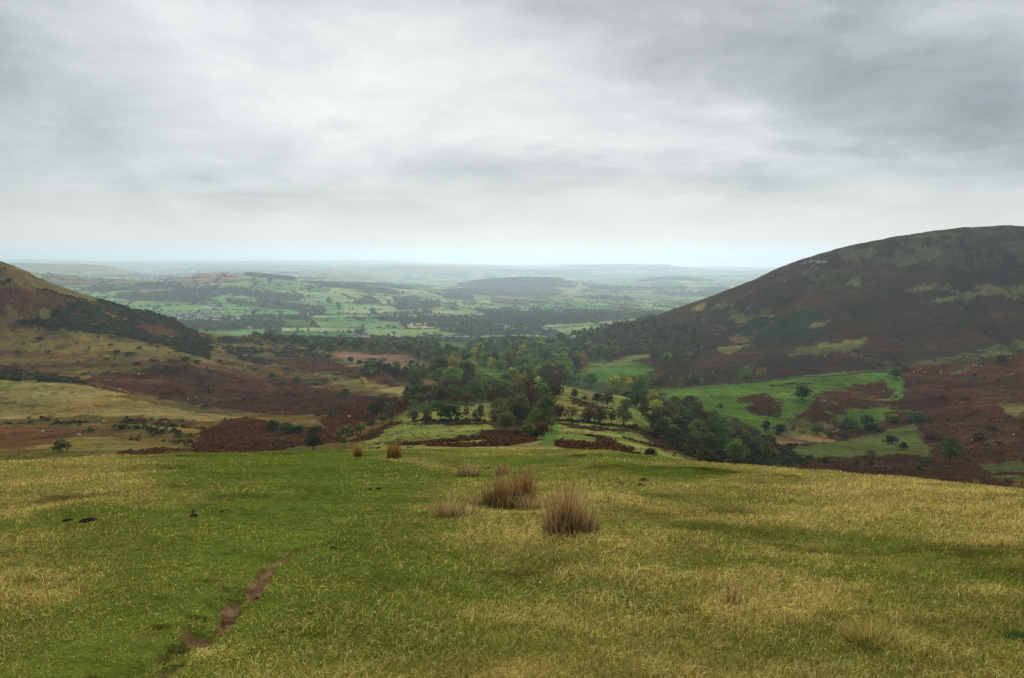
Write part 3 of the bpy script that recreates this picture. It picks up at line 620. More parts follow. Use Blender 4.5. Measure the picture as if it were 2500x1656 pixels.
# the hilltop behind and beside the viewer
bx = np.linspace(-160, 160, 65); by = np.linspace(-120, 2.99, 30)
BX, BY = np.meshgrid(bx, by, indexing='ij'); BZ = -1.72 - 0.19 * BY * (BY > -20) + 3.8 * (BY <= -20) + fbm(BX, BY, 9, 5, 3) * 0.2 * sm(-BY, 0, 6)
qq = (np.arange(64)[:, None] * 30 + np.arange(29)[None]).ravel()
me = mesh('hilltop', np.stack([BX, BY, BZ + EYE], -1).reshape(-1, 3), np.stack([qq, qq + 30, qq + 31, qq + 1], -1), np.repeat([[.06, .08, .02]], 65 * 30, 0), M_NEAR, True, 'point')
setk(link('ground', me), 'structure')
# ------------------------------------------------------------------ air
hb = 27600
def box_mesh(name, x0, x1, y0, y1, z0, z1, mat):
    v = [(x, y, z) for z in (z0, z1) for x, y in ((x0, y0), (x1, y0), (x1, y1), (x0, y1))]
    return mesh(name, v, np.array([(3, 2, 1, 0), (4, 5, 6, 7), (0, 1, 5, 4), (1, 2, 6, 5), (2, 3, 7, 6), (3, 0, 4, 7)]), (1, 1, 1), mat)
mh = bpy.data.materials.new('haze'); mh.use_nodes = True; t = NT(mh.node_tree); t.n.clear()
o_ = t.new('ShaderNodeOutputMaterial'); pv = t.new('ShaderNodeVolumePrincipled'); t.l.new(pv.outputs[0], o_.inputs['Volume'])
pv.inputs['Density'].default_value = HAZE; pv.inputs['Color'].default_value = HAZE_COL; pv.inputs['Anisotropy'].default_value = 0.5
setk(link('haze', box_mesh('haze', -3.1 * 27500, 3.1 * 27500, -400, 28200, float(Vt[:, 2].min()) - 30, float(Vt[:, 2].max()) + 8, mh)), 'stuff')
# ================================================================== trees and bushes
def rand_unit(n, g):
    v = g.normal(size=(n, 3)); return v / np.linalg.norm(v, axis=1)[:, None]
def leaf_cards(P, Nn, size, g, flat=0.55):
    """small four-cornered leaf sprays centred on P, facing roughly along Nn"""
    n = len(P); nrm = Nn * (1 - flat) + rand_unit(n, g) * flat; nrm /= np.linalg.norm(nrm, axis=1)[:, None] + 1e-9
    t = np.cross(nrm, rand_unit(n, g)); t /= np.linalg.norm(t, axis=1)[:, None] + 1e-9; b = np.cross(nrm, t)
    s = size * g.uniform(0.6, 1.35, n)[:, None]; s2 = s * g.uniform(0.5, 1.0, n)[:, None]
    V = np.stack([P - t * s - b * s2 * .6, P + t * s * .3 - b * s2, P + t * s + b * s2 * .5, P - t * s * .4 + b * s2], 1).reshape(-1, 3)
    return V, np.arange(4 * n).reshape(-1, 4)
def crown_geo(kind, seed, n=620, size=0.05):
    """crown of a tree of height 1 and width 1: uneven lobes of leaf sprays with gaps between them"""
    g = np.random.default_rng(seed); lob = []
    if kind == 'round':   nl, z0, z1, sh = 14, .17, .84, .5
    elif kind == 'spread':nl, z0, z1, sh = 16, .22, .80, .62
    elif kind == 'tall':  nl, z0, z1, sh = 14, .14, .86, .42
    elif kind == 'cone':  nl, z0, z1, sh = 12, .14, .90, .30
    elif kind == 'sparse':nl, z0, z1, sh = 12, .24, .86, .45
    else:                 nl, z0, z1, sh = 12, .16, .72, .55      # bush
    for k in range(nl):
        q = (k + g.uniform(0, 1)) / nl; z = z0 + (z1 - z0) * q; prof = math.sin(math.pi * min(1, (q * .74 + .24))) ** .5
        if kind == 'cone': prof = 1.15 * (1 - q) + .12
        if kind == 'bush': prof = 1.05 - q * .75
        a = k * 2.4 + g.uniform(-.5, .5); r = .33 * prof * math.sqrt(g.uniform(.25, 1))
        lr = g.uniform(.16, .25) * (.75 + .5 * prof) * (1.15 if kind in ('bush', 'cone') else 1)
        if kind == 'sparse': lr *= .8
        lob.append((math.cos(a) * r * (1.12 if kind == 'spread' else 1), math.sin(a) * r, z, lr, lr * g.uniform(.6, .95), g.uniform(.72, 1.3)))
    lob.append((0, 0, (z0 + z1) / 2, .25, .24, .8))
    lob = np.array(lob); wgt = lob[:, 3] ** 2; pick = g.choice(len(lob), n, p=wgt / wgt.sum())
    u = rand_unit(n, g); u[:, 2] = np.where(u[:, 2] < -.3, -u[:, 2] * .7, u[:, 2])
    rad = g.uniform(.55, 1.05, n)[:, None]
    if kind == 'sparse': rad = g.uniform(.2, 1.2, n)[:, None]
    P = lob[pick, :3] + u * rad * np.stack([lob[pick, 3], lob[pick, 3], lob[pick, 4]], 1)
    P[:, 2] = np.clip(P[:, 2], .03, 1)
    V, Q = leaf_cards(P, u, size, g)
    tint = np.repeat((lob[pick, 5] * g.uniform(.7, 1.35, n))[:, None], 3, 1) * np.array([1, 1, 1.0])
    return V, Q, tint
def tube(pts, rads, sides=6):
    pts = np.array(pts, float); V = []; Q = []
    for k, (p, r) in enumerate(zip(pts, rads)):
        d = pts[min(k + 1, len(pts) - 1)] - pts[max(k - 1, 0)]; d /= np.linalg.norm(d) + 1e-9
        u = np.cross(d, (0, 0, 1) if abs(d[2]) < .9 else (1, 0, 0)); u /= np.linalg.norm(u); v = np.cross(d, u)
        for s in range(sides):
            a = 2 * math.pi * s / sides; V.append(p + r * (math.cos(a) * u + math.sin(a) * v))
        if k:
            b = (k - 1) * sides
            for s in range(sides): Q.append((b + s, b + (s + 1) % sides, b + sides + (s + 1) % sides, b + sides + s))
    return np.array(V), np.array(Q)
def join(parts):
    V = []; Q = []; T_ = []; o = 0
    for v, q, t in parts:
        V.append(v); Q.append(q + o); T_.append(t if np.ndim(t) == 2 else np.repeat([t], len(q), 0)); o += len(v)
    return np.concatenate(V), np.concatenate(Q), np.concatenate(T_)
def trunk_geo(kind, seed, lean=0.0):
    g = np.random.default_rng(seed + 50); bark = (.055, .045, .034); ps = []
    h = {'round': .5, 'spread': .42, 'tall': .6, 'cone': .75, 'sparse': .55, 'bush': .25, 'bare': .4}[kind]
    top = np.array([lean, g.uniform(-.03, .03), h]); r0 = .026 if kind not in ('bush', 'bare') else .018
    ps.append(tube([(0, 0, -.06), (lean * .2, 0, h * .4), top], [r0 * 1.3, r0, r0 * .7]) + (bark,))
    for k in range(9 if kind != 'bush' else 7):
        a = k * 2.4 + g.uniform(-.4, .4); s = top * g.uniform(.35, 1.0); rr = g.uniform(.2, .40)
        e = s + np.array([math.cos(a) * rr, math.sin(a) * rr, g.uniform(.12, .38)]); e[2] = min(e[2], .92)
        m_ = (s + e) / 2 + np.array([0, 0, .05])
        ps.append(tube([s, m_, e], [r0 * .5, r0 * .33, r0 * .12], 4) + (bark,))
        if kind in ('bare', 'sparse'):
            for q in range(7):
                b0 = m_ + (e - m_) * g.uniform(0, 1); b1 = b0 + rand_unit(1, g)[0] * g.uniform(.08, .2); b1[2] = abs(b1[2] - b0[2]) + b0[2]
                ps.append(tube([b0, b1], [r0 * .14, r0 * .05], 3) + (bark,))
    v, q, t = join([(a, b if b.shape[1] == 4 else b, c) for a, b, c in ps])
    return v, q, t
TK = {}
for kind, nv in (('round', 4), ('spread', 3), ('tall', 3), ('cone', 2), ('sparse', 3), ('bush', 5), ('bare', 2)):
    TK[kind] = []
    for s in range(nv):
        if kind != 'bare':
            n = {'sparse': 330, 'bush': 480}.get(kind, 700)
            c = mesh('crown', *crown_geo(kind, 100 * s + len(kind), n, .048 if kind != 'bush' else .06), M_LEAF)
        else: c = None
        TK[kind].append((c, mesh('trunk', *trunk_geo(kind, 10 * s + len(kind), (.0, .06, -.08)[s % 3]), M_BARK)))
COLS = {  # leaf colours: everyday word and albedo
 'dark green': (0.069, 0.112, 0.031), 'green': (0.136, 0.211, 0.043), 'bright green': (0.182, 0.268, 0.045), 'yellow green': (0.364, 0.370, 0.052),
 'gold': (.30, .205, .045), 'olive': (0.143, 0.144, 0.041), 'brown': (.088, .070, .028), 'rusty': (.115, .070, .028), 'dark': (0.041, 0.057, 0.021), 'grey brown': (0.127, 0.115, 0.068)}
tree_n = 0
ALLTREES = []
def plant(px, py, hp, wp, kind, colour, label=None, name=None, pos=None, h=None, w_=None, group=None, dmin=60, cat=None):
    global tree_n
    if pos is None: pos = hit(px, py, dmin)
    x, y = pos; z = float(ground_z(x, y))
    if h is None: h = hp * y / FP * 1.18; w_ = wp * y / FP * 1.22
    g = random.Random(tree_n * 31 + 5); tree_n += 1
    vs = TK[kind]; c, tr = vs[g.randrange(len(vs))]
    isb = kind == 'bush'
    root = bpy.data.objects.new(name or ('bush' if isb else 'tree'), None); COL.objects.link(root); root.empty_display_size = .3
    root.location = (x, y, EYE + z - 0.02 * h); root.rotation_euler = (0, 0, g.uniform(-.6, .6) if kind in ('spread',) else g.uniform(0, 6.28)); root.scale = (w_, w_, h)
    b = link('trunk' if not isb else 'stem', tr, root); b.color = (1, 1, 1, 1)
    if c:
        cr = link('crown' if not isb else 'foliage', c, root); k = g.uniform(.88, 1.14); q = COLS[colour]
        cr.color = (q[0] * k * g.uniform(.93, 1.07), q[1] * k, q[2] * k, 1)
    root['_px'] = px; root['_py'] = py
    tag(root, label or 'x', cat or ('bush' if isb else 'tree'), group)
    ALLTREES.append((root, px, py, colour, kind, label is None, x, y, h, w_))
    return root
ORD = ['leftmost', 'second from the left', 'third from the left', 'fourth from the left', 'fifth from the left', 'sixth from the left', 'seventh from the left', 'eighth from the left',
       'ninth from the left', 'tenth from the left', 'eleventh from the left', 'twelfth from the left']
def ordinal(k, n):
    if n == 1: return 'only'
    if k == 0: return 'leftmost'
    if k == n - 1: return 'rightmost'
    if k < 12 and k <= n / 2: return ORD[k]
    j = n - 1 - k
    if j < 12: return ORD[j].replace('left', 'right')
    W = {13: 'thirteenth', 14: 'fourteenth', 15: 'fifteenth', 16: 'sixteenth', 17: 'seventeenth', 18: 'eighteenth', 19: 'nineteenth', 20: 'twentieth'}
    return W.get(k + 1, 'number %d' % (k + 1)) + ' from the left'
def series(items, fmt, group):
    """label look-alikes by their order from left to right in the view"""
    items = sorted(items, key=lambda o: o['_px'])
    for k, o in enumerate(items):
        o['label'] = fmt.format(ordinal(k, len(items))).replace('only of the', 'lone one of the') if len(items) > 1 else fmt.format('single').replace('single of the', 'single').replace('  ', ' ')
        o['group'] = group
# --- trees and bushes one can pick out, by where they stand in the photo (x, foot y, height, width)
P_ = plant
P_(1101,1028,38,52,'spread','dark','broad dark oak standing alone at the bottom edge of the pale spur field')
P_(1138,1022,28,19,'sparse','brown','thin half bare brown tree just right of the lone dark oak')
P_(1160,1026,24,17,'round','olive','short olive tree touching the upright dark tree by the field hedge')
P_(1174,1024,34,19,'tall','dark green','upright dark green tree on the field hedge, second to the right of the lone oak')
P_(1043,1030,29,21,'round','rusty','orange brown tree over a dark bush, first to the left of the lone oak')
P_(1045,1031,14,20,'bush','dark','low dark bush under the orange brown tree left of the lone oak')
P_(1009,1028,24,26,'round','rusty','rusty brown tree at the left end of the spur field hedge')
P_(1334,1030,54,46,'spread','dark green','biggest dark oak of the spur, left of the green track')
P_(1268,1022,36,52,'round','brown','wide brown thorn tree left of the big oak on the spur')
P_(1235,1006,24,40,'sparse','olive','thin olive tree leaning into the left side of the spur copse')
P_(1182,966,40,28,'cone','bright green','upright bright green tree shaped like a candle flame behind the spur field')
P_(1205,984,34,48,'round','brown','wide dark brown tree at the foot of the flame shaped green tree')
P_(1296,988,42,42,'round','rusty','rusty domed tree above the big dark oak of the spur')
P_(1286,960,34,36,'round','rusty','red brown tree at the very top of the spur copse')
P_(1322,977,42,42,'round','green','fresh green tree between the rusty trees on top of the spur')
P_(1356,970,36,40,'round','brown','dark brown tree at the right end of the copse on the spur top')
P_(1345,950,26,28,'sparse','rusty','thin orange tree peeping over the right end of the spur copse')
P_(1252,968,28,40,'round','olive','olive domed tree left of the rusty trees of the spur top')
P_(1230,955,27,38,'round','green','green tree behind the olive dome at the back of the spur')
P_(1269,942,26,34,'tall','gold','yellowing tree behind the spur top, left of the red brown one')
P_(1154,920,34,34,'tall','yellow green','tall yellow green tree left of the bright field in the valley')
P_(1317,937,42,27,'tall','yellow green','brightest yellow green tree of the valley, narrow and tall, above the spur')
P_(1291,929,40,42,'round','green','large green tree with a yellowing top left of the brightest yellow tree')
P_(1198,908,33,22,'tall','yellow green','narrow yellowing tree on the upper edge of the bright valley field')
P_(1222,908,29,32,'round','green','round green tree right of the narrow yellowing one above the valley field')
P_(1258,920,31,34,'round','dark green','round dark green tree at the right end of the bright valley field')
P_(1240,930,17,38,'round','dark','low black green tree at the lower right corner of the bright valley field')
P_(1189,928,15,26,'round','yellow green','small yellow tree at the lower edge of the bright valley field')
P_(1172,930,16,24,'round','olive','small olive tree left of the small yellow one by the valley field')
P_(1125,937,26,42,'round','brown','dull brown tree below the tall yellow green one left of the valley field')
P_(1100,928,19,38,'spread','olive','flat topped olive tree at the right end of the tan clearing')
P_(1366,937,30,38,'round','olive','olive brown domed tree just above the narrow end of the spur')
P_(1423,893,27,27,'tall','gold','golden tree standing out against the dark wooded hillside')
P_(1417,900,18,22,'sparse','gold','small amber tree under the golden one by the hillside wood')
P_(1407,874,17,24,'round','green','round green tree among the dark ones at the foot of the wooded hillside')
P_(1501,958,38,38,'round','yellow green','large yellow topped tree on the near side of the small green field')
P_(1535,962,36,30,'tall','yellow green','yellow green tree right of the large yellow topped one by the gully')
P_(1569,967,48,44,'round','green','tallest green tree at the corner of the bright pasture')
P_(1598,946,33,34,'tall','olive','olive tree behind the tallest green tree at the pasture corner')
P_(1552,996,37,42,'round','dark green','dark green tree filling the gully below the tallest green tree')
P_(1596,982,27,34,'round','brown','dark brown tree beside the left end of the bright pasture')
P_(1567,1016,27,26,'sparse','brown','leafless looking brown tree on the bank right of the spur')
P_(1601,1005,28,36,'round','yellow green','yellow green tree in the gully below the pasture corner')
P_(1585,1016,14,16,'bush','yellow green','lemon coloured bush right of the brown tree on the spur bank')
P_(1403,972,21,17,'round','brown','small round tree alone in the upper spur field')
P_(1427,976,9,14,'bush','dark','little dark bush right of the small round tree in the upper spur field')
P_(1459,984,24,23,'round','dark','left tree of the dark pair on the right edge of the spur')
P_(1483,990,29,29,'round','brown','right tree of the dark pair on the right edge of the spur')
P_(1365,1026,38,34,'round','rusty','rust brown tree right of the big oak, first along the hedge')
P_(1396,1027,33,32,'sparse','olive','thin olive tree, second to the right of the big oak along the hedge')
P_(1437,1032,36,34,'round','brown','broad brown tree in the middle of the hedge on the spur')
P_(1466,1034,36,34,'round','rusty','orange tinged tree right of the broad brown one in the spur hedge')
P_(1493,1036,33,26,'sparse','brown','thin brown tree left of the tallest one in the spur hedge')
P_(1522,1040,60,34,'tall','olive','tallest tree of the spur hedge, olive and ragged, at its right end')
P_(1548,1051,17,25,'bush','dark','dark bush at the foot of the tallest tree of the spur hedge')
P_(1588,1116,23,38,'bush','dark','round dark gorse bush poking over the edge of the near hilltop')
P_(1260,1042,18,36,'bush','dark','flat dark bush under the brown thorn tree of the spur')
P_(1289,1064,32,42,'bush','olive','olive thorn bush in the lower spur copse, left of the rusty one')
P_(1325,1058,29,40,'bush','rusty','rusty bush beside the green track on the spur')
P_(1310,1068,20,36,'bush','dark','dark low bush between the olive thorn and the rusty bush on the spur')
P_(1262,1062,14,30,'bush','rusty','low rusty bush at the left foot of the lower spur copse')
for px, py, h_, w2, k, c in ((1613,1026,29,48,'round','brown'),(1641,1036,26,40,'round','olive'),(1575,1060,20,40,'bush','olive'),(1600,1068,25,52,'bush','dark'),(1643,1072,27,38,'round','dark'),(1670,1050,24,38,'round','brown'),
    (1700,1055,29,46,'round','olive'),(1742,1062,29,32,'round','dark green'),(1653,990,18,17,'round','brown'),(1686,994,27,30,'round','brown'),(1704,1000,22,26,'round','olive'),(1704,1013,21,40,'bush','olive'),
    (1738,1036,20,34,'bush','dark green'),(1767,1060,25,46,'round','dark green'),(1794,1054,32,26,'tall','dark green'),(1720,1085,30,46,'round','dark'),(1762,1090,26,44,'round','dark'),(1690,1085,24,40,'bush','brown'),
    (1818,1088,28,44,'round','dark'),(1800,1110,24,44,'bush','dark'),(1850,1100,22,40,'bush','dark green'),(1880,1112,20,44,'bush','olive'),(1760,1115,18,36,'bush','dark'),(1845,1062,16,22,'bush','dark green'),
    (1640,1010,22,30,'round','olive'),(1670,1022,22,34,'round','dark green'),(1730,1020,14,30,'bush','brown'),(1905,1105,16,34,'bush','dark')):
    P_(px, py, h_, w2, k, c, group='gully')
R_ = [(1959,976,33,40,'round','dark','round dark tree alone in the middle of the bright green pasture'),
 (1759,996,9,13,'round','dark','tiny round tree near the lower left of the bright pasture'),
 (1823,932,37,36,'round','green','large green tree standing behind the pasture wall'),
 (1857,930,30,28,'round','gold','orange yellow tree joined to the green one behind the pasture wall'),
 (2187,924,21,30,'spread','dark','dark tree at the right hand corner of the pasture wall'),
 (2445,892,24,23,'tall','dark','dark upright tree on the sheep terrace near the right edge'),
 (2318,1128,60,42,'tall','dark green','tall thin trunked tree leaning over the bracken near the right corner'),
 (2388,1072,18,38,'bush','rusty','brownish bush in the bracken right of the tall leaning tree'),
 (1938,1092,17,14,'bare','brown','dead leafless tree on the tan patch below the pasture'),
 (2041,1084,12,13,'bare','brown','small leafless tree right of the dead one on the lower meadow'),
 (2237,1027,24,50,'bush','dark green','wide dark green thicket where the old wall meets the bracken'),
 (2275,1071,19,44,'bush','rusty','wide rusty bush above the tall leaning tree'),
 (2129,1118,20,34,'sparse','olive','ragged olive thorn at the bottom edge of the lower meadow')]
for r in R_: P_(*r)
for px, py, h_, w2, k, c in ((2116,1040,24,30,'round','dark'),(2129,1050,17,42,'bush','dark'),(2073,1044,25,40,'round','dark green'),(2175,1084,21,32,'bush','dark'),(2207,1099,21,19,'bush','dark'),(1869,1054,25,20,'tall','dark'),(1904,1061,25,30,'round','dark'),
    (1994,1061,27,34,'round','olive'),(2026,1071,15,18,'round','dark'),(2062,1074,17,24,'round','dark'),(2150,1052,14,26,'bush','olive'),(2180,1030,14,26,'bush','dark green')):
    P_(px, py, h_, w2, k, c, group='pasture')
for px, py, h_, w2 in ((2014,1130,14,18),(2092,1138,14,11),(2126,1138,16,11),(2246,1150,12,16),(2300,1100,9,14)): P_(px, py, h_, w2, 'bush', 'dark', group='gorse rows')
for px, py, h_, w2 in ((1918,716,8,9),(1832,722,6,8),(2023,721,5,8),(2160,865,8,14),(2183,878,6,12),(2210,905,12,18),(2155,892,6,22),(2196,893,7,20),(2380,920,9,12),(2420,1050,11,30),(2438,1085,9,16),(2300,972,7,14),(2360,975,7,16)):
    P_(px, py, h_, w2, 'bush', 'dark', group='hillside')
P_(152,1103,30,50,'bush','olive','wide twiggy thorn bush on the grassy bank at the left', dmin=60)
P_(764,1100,42,41,'round','dark','small dark thorn tree with a slanting trunk just beyond the near hilltop', dmin=60)
P_(690,1093,12,15,'bush','dark green','small dark bush in the red bracken left of the slanting thorn tree', dmin=60)
P_(840,1082,9,16,'bush','dark green','little bush between the slanting thorn tree and the slim rush clump', dmin=60)
P_(805,867,34,28,'round','dark green','tallest dark evergreen at the left end of the ploughed brown field')
P_(761,861,20,20,'round','dark','dark round tree on the moor left of the tallest evergreen')
P_(886,944,22,20,'sparse','yellow green','pale yellow green birch on the bracken slope')
for px, py, h_, w2 in ((856,885,13,14),(878,892,13,15),(901,913,22,30),(922,907,21,22),(945,911,23,28),(964,928,30,28),(1002,915,16,30)): P_(px, py, h_, w2, 'round', 'dark', group='evergreens')
for px, py, h_, w2, k, c in ((985,928,24,24,'round','brown'),(1032,930,30,24,'tall','olive'),(1008,939,21,36,'round','brown'),(1050,987,30,46,'sparse','grey brown'),(1080,975,24,40,'sparse','grey brown'),(1025,985,24,34,'sparse','grey brown'),(1141,987,25,38,'round','rusty'),(1110,985,22,30,'sparse','brown'),
    (972,1001,20,34,'sparse','rusty'),(934,1034,24,30,'sparse','olive'),(955,1028,24,30,'sparse','rusty'),(905,1046,22,30,'sparse','brown'),(990,1000,22,34,'sparse','brown'),(880,1058,20,36,'sparse','dark green'),(860,1062,18,34,'sparse','brown'),(1070,1000,20,30,'round','dark green'),(920,1010,18,30,'sparse','rusty')):
    P_(px, py, h_, w2, k, c, group='stream')
for px, py, h_, w2, k, c in ((668,1050,24,38,'bush','dark'),(700,1058,26,46,'bush','dark green'),(725,1057,18,36,'bush','dark'),(773,1054,13,34,'bush','dark'),(846,1066,27,48,'bush','olive'),(503,998,13,19,'bush','dark green'),(810,1017,12,22,'bush','dark green'),(777,1017,9,12,'bush','dark green'),
    (725,935,17,18,'bush','dark green'),(684,937,14,18,'bush','olive'),(664,922,12,17,'bush','dark'),(589,937,12,13,'bush','dark green'),(768,942,12,34,'bush','olive'),(844,964,15,30,'bush','dark green'),(492,942,10,11,'bush','dark green'),(625,905,10,15,'bush','olive'),(700,903,9,32,'bush','grey brown'),(657,821,20,20,'round','brown')):
    P_(px, py, h_, w2, k, c, group='bracken')
for px, py, h_, w2 in ((13,658,5,8),(21,690,11,14),(6,696,10,18),(61,697,4,6),(53,789,11,28),(92,788,15,20),(108,792,14,22),(137,764,9,24),(97,829,7,20),(130,806,5,12),(190,747,9,16),(270,845,5,14),(285,863,9,20),(315,866,7,24),(340,852,6,14),(455,881,10,22),(480,886,7,20),(335,890,7,22),(30,808,4,8),(420,783,11,14),(505,812,8,8)):
    P_(px, py, h_, w2, 'bush', 'dark', group='gorse')
# ------------------------------------------------------------------ woods: scatter by ground area
hand_xy = np.array([(t[6], t[7]) for t in ALLTREES])
def scatter(poly, d0, d1, spacing, seed):
    m = area(poly, d0, d1); ii, jj = np.nonzero(m[:-1, :-1])
    if not len(ii): return np.zeros((0, 2))
    A = Ys[jj] * (aa[ii + 1] - aa[ii]) * (Ys[jj + 1] - Ys[jj]); g = np.random.default_rng(seed)
    n = int(A.sum() / spacing ** 2); s = g.choice(len(ii), n, p=A / A.sum())
    a = aa[ii[s]] + g.uniform(0, 1, n) * (aa[ii[s] + 1] - aa[ii[s]]); y = Ys[jj[s]] + g.uniform(0, 1, n) * (Ys[jj[s] + 1] - Ys[jj[s]])
    return np.stack([a * y, y], 1)
def thin(P, r):
    """drop points closer than r to an earlier one"""
    seen = {}; keep = []
    for k, (x, y) in enumerate(P):
        c = (int(x // r), int(y // r)); ok = True
        for a in (-1, 0, 1):
            for b in (-1, 0, 1):
                for q in seen.get((c[0] + a, c[1] + b), ()):
                    if (P[q, 0] - x) ** 2 + (P[q, 1] - y) ** 2 < r * r: ok = False; break
                if not ok: break
            if not ok: break
        if ok: seen.setdefault(c, []).append(k); keep.append(k)
    return P[keep]
MIXV = [('dark green', 4), ('green', 5), ('bright green', 3), ('yellow green', 1.3), ('olive', 3), ('brown', 2), ('dark', 1.5), ('rusty', .2), ('gold', .08)]
MIXH = [('dark green', 3), ('olive', 4), ('brown', 6), ('grey brown', 3), ('dark', 4), ('green', 1), ('rusty', .5)]
MIXD = [('dark green', 5), ('dark', 2.5), ('olive', 4), ('brown', 3), ('green', 2.2)]
MIXB = [('brown', 4), ('grey brown', 3), ('olive', 3), ('dark green', 3), ('dark', 1)]
WOODS = [  # where, nearest and farthest ground, spacing, tree size, colours, words for it
 ([(640,824),(900,830),(1100,826),(1140,850),(1115,900),(1080,902),(1010,876),(940,866),(860,856),(820,860),(760,850),(700,842),(600,828)], 800, 1500, 9.5, 9, MIXD, 'wood above the brown field'),
 ([(1060,896),(1110,850),(1250,838),(1420,850),(1500,866),(1440,905),(1410,938),(1340,952),(1240,940),(1180,958),(1080,938)], 500, 1500, 12, 12, MIXV, 'valley wood behind the spur'),
 ([(1290,842),(1431,815),(1508,801),(1590,782),(1640,792),(1690,812),(1700,850),(1640,872),(1590,868),(1480,880),(1420,895),(1350,890),(1280,866)], 620, 1420, 8.5, 8.5, MIXH, 'wood under the big hill'),
 ([(1600,868),(1660,850),(1700,870),(1680,900),(1620,900)], 600, 1200, 11, 9, MIXH, 'wood under the big hill'),
 ([(1470,940),(1620,925),(1760,912),(1800,925),(1700,945),(1600,950),(1480,955)], 560, 800, 12, 7, MIXH, 'trees behind the pasture wall'),
 ([(1350,925),(1440,935),(1480,945),(1540,950),(1590,960),(1600,985),(1560,1005),(1500,965),(1420,950),(1350,938)], 470, 660, 11, 9, MIXV, 'trees right of the spur'),
 ([(1560,985),(1690,990),(1760,1015),(1830,1060),(1890,1120),(1780,1128),(1700,1085),(1620,1050),(1570,1010)], 250, 520, 9, 6, MIXD, 'gully scrub'),
 ([(1060,930),(1180,945),(1230,955),(1190,975),(1130,990),(1060,985),(1010,990),(930,1030),(860,1060),(840,1050),(930,1005),(1000,975),(1090,950)], 330, 620, 9, 6.5, MIXB, 'trees left of the spur'),
 ([(900,895),(960,905),(1060,905),(1090,930),(1040,930),(960,925),(880,912)], 560, 900, 11, 8, MIXD, 'trees below the brown field'),
 ([(1195,990),(1240,965),(1300,950),(1352,955),(1356,985),(1335,1000),(1332,1035),(1330,1062),(1255,1062),(1215,1040)], 200, 440, 8.5, 5.0, [('olive', 4), ('brown', 3), ('dark green', 3), ('dark', 1)], 'copse on the spur'),
]
pts_all = []
for wi, (poly, d0, d1, spc, size, mixc, words) in enumerate(WOODS):
    Pn = scatter(poly, d0, d1, spc * 0.72, 900 + wi)
    Pn = thin(Pn, spc * 0.78)
    if len(Pn) and len(hand_xy):
        dd = np.array([np.min(np.hypot(hand_xy[:, 0] - x, hand_xy[:, 1] - y)) for x, y in Pn]); Pn = Pn[dd > size * .55]
    qx, qy = proj(Pn[:, 0] / Pn[:, 1], ground_z(Pn[:, 0], Pn[:, 1]) / Pn[:, 1])
    for kp in ([(1150,893),(1250,902),(1252,948),(1165,945)], [(1180,858),(1238,856),(1240,888),(1186,884)], [(1060,822),(1155,824),(1140,868),(1070,862)], [(1405,885),(1610,878),(1615,920),(1560,945),(1470,950),(1410,925)],
               [(1395,890),(1500,872),(1600,855),(1610,872),(1450,905)], [(1300,812),(1365,812),(1362,838),(1300,836)], [(1375,938),(1520,955),(1530,1000),(1400,995),(1360,975)]):
        k_ = ~inside(qx, qy, kp); Pn = Pn[k_]; qx = qx[k_]; qy = qy[k_]
    # keep clearings painted as fields
    i = np.clip(np.searchsorted(aa, Pn[:, 0] / Pn[:, 1]) - 1, 0, NA - 1); j = np.clip(np.searchsorted(Ys, Pn[:, 1]) - 1, 0, NY - 1)
    cc = C[i, j]; Pn = Pn[~((cc[:, 1] > .075) & (cc[:, 1] > 1.15 * cc[:, 0]))]
    g = np.random.default_rng(50 + wi); ww = np.array([m_[1] for m_ in mixc], float); ci_ = g.choice(len(mixc), len(Pn), p=ww / ww.sum())
    # neighbours tend to share a colour
    for (x, y), c in zip(Pn, ci_):
        h_ = size * g.uniform(.7, 1.35); z = float(ground_z(x, y)); vis = (z + h_) / y
        i = int(np.clip(np.searchsorted(aa, x / y), 0, NA - 1)); j = int(np.searchsorted(Ys, y * .97))
        seen = vis > VIS[i, max(j - 1, 0)] and abs(x / y) < .70
        pts_all.append((x, y, h_, h_ * g.uniform(.75, 1.15), mixc[c][0], words, seen, h_ / y))
near_w = sorted([p for p in pts_all if p[6]], key=lambda p: -p[7])[:max(0, 300 - sum(1 for t in ALLTREES if t[4] != 'bush'))]
near_set = set(id(p) for p in near_w)
for p in near_w:
    x, y, h_, w2, colr, words = p[:6]; a = x / y; px, py = proj(a, ground_z(x, y) / y)
    kind = random.choice(['round', 'round', 'spread', 'tall']) if colr not in ('brown', 'grey brown') else random.choice(['round', 'sparse', 'tall'])
    P_(float(px), float(py), 0, 0, kind, colr, pos=(x, y), h=h_, w_=w2, group='W:' + words)
rest = [p for p in pts_all if id(p) not in near_set and abs(p[0] / p[1]) < 1.0]
def stamp(points, n_faces, size, seed, shrub=False):
    """one mesh of many crowns; points rows: x, y, height, width, colour"""
    g = np.random.default_rng(seed); tmpl = [crown_geo(k, 70 + i, n_faces, size) for i, k in enumerate(['round', 'spread', 'tall', 'round', 'bush'])] if not shrub else [crown_geo('bush', 80 + i, n_faces, size) for i in range(4)]
    Vs, Ts = [], []; kk = g.integers(0, len(tmpl), len(points)); rot = g.uniform(0, 6.28, len(points))
    for k, (x, y, h_, w2, col) in enumerate(points):
        v, q, t_ = tmpl[kk[k]]; c, s = math.cos(rot[k]), math.sin(rot[k]); z = float(ground_z(x, y)) + EYE
        Vs.append(np.stack([x + (v[:, 0] * c - v[:, 1] * s) * w2, y + (v[:, 0] * s + v[:, 1] * c) * w2, z + v[:, 2] * h_], 1)); Ts.append(t_ * np.array(col) * g.uniform(.8, 1.2))
    V = np.concatenate(Vs); return V, np.arange(len(V)).reshape(-1, 4), np.concatenate(Ts)
wood_pts = [(p[0], p[1], p[2], p[3], COLS[p[4]]) for p in rest]
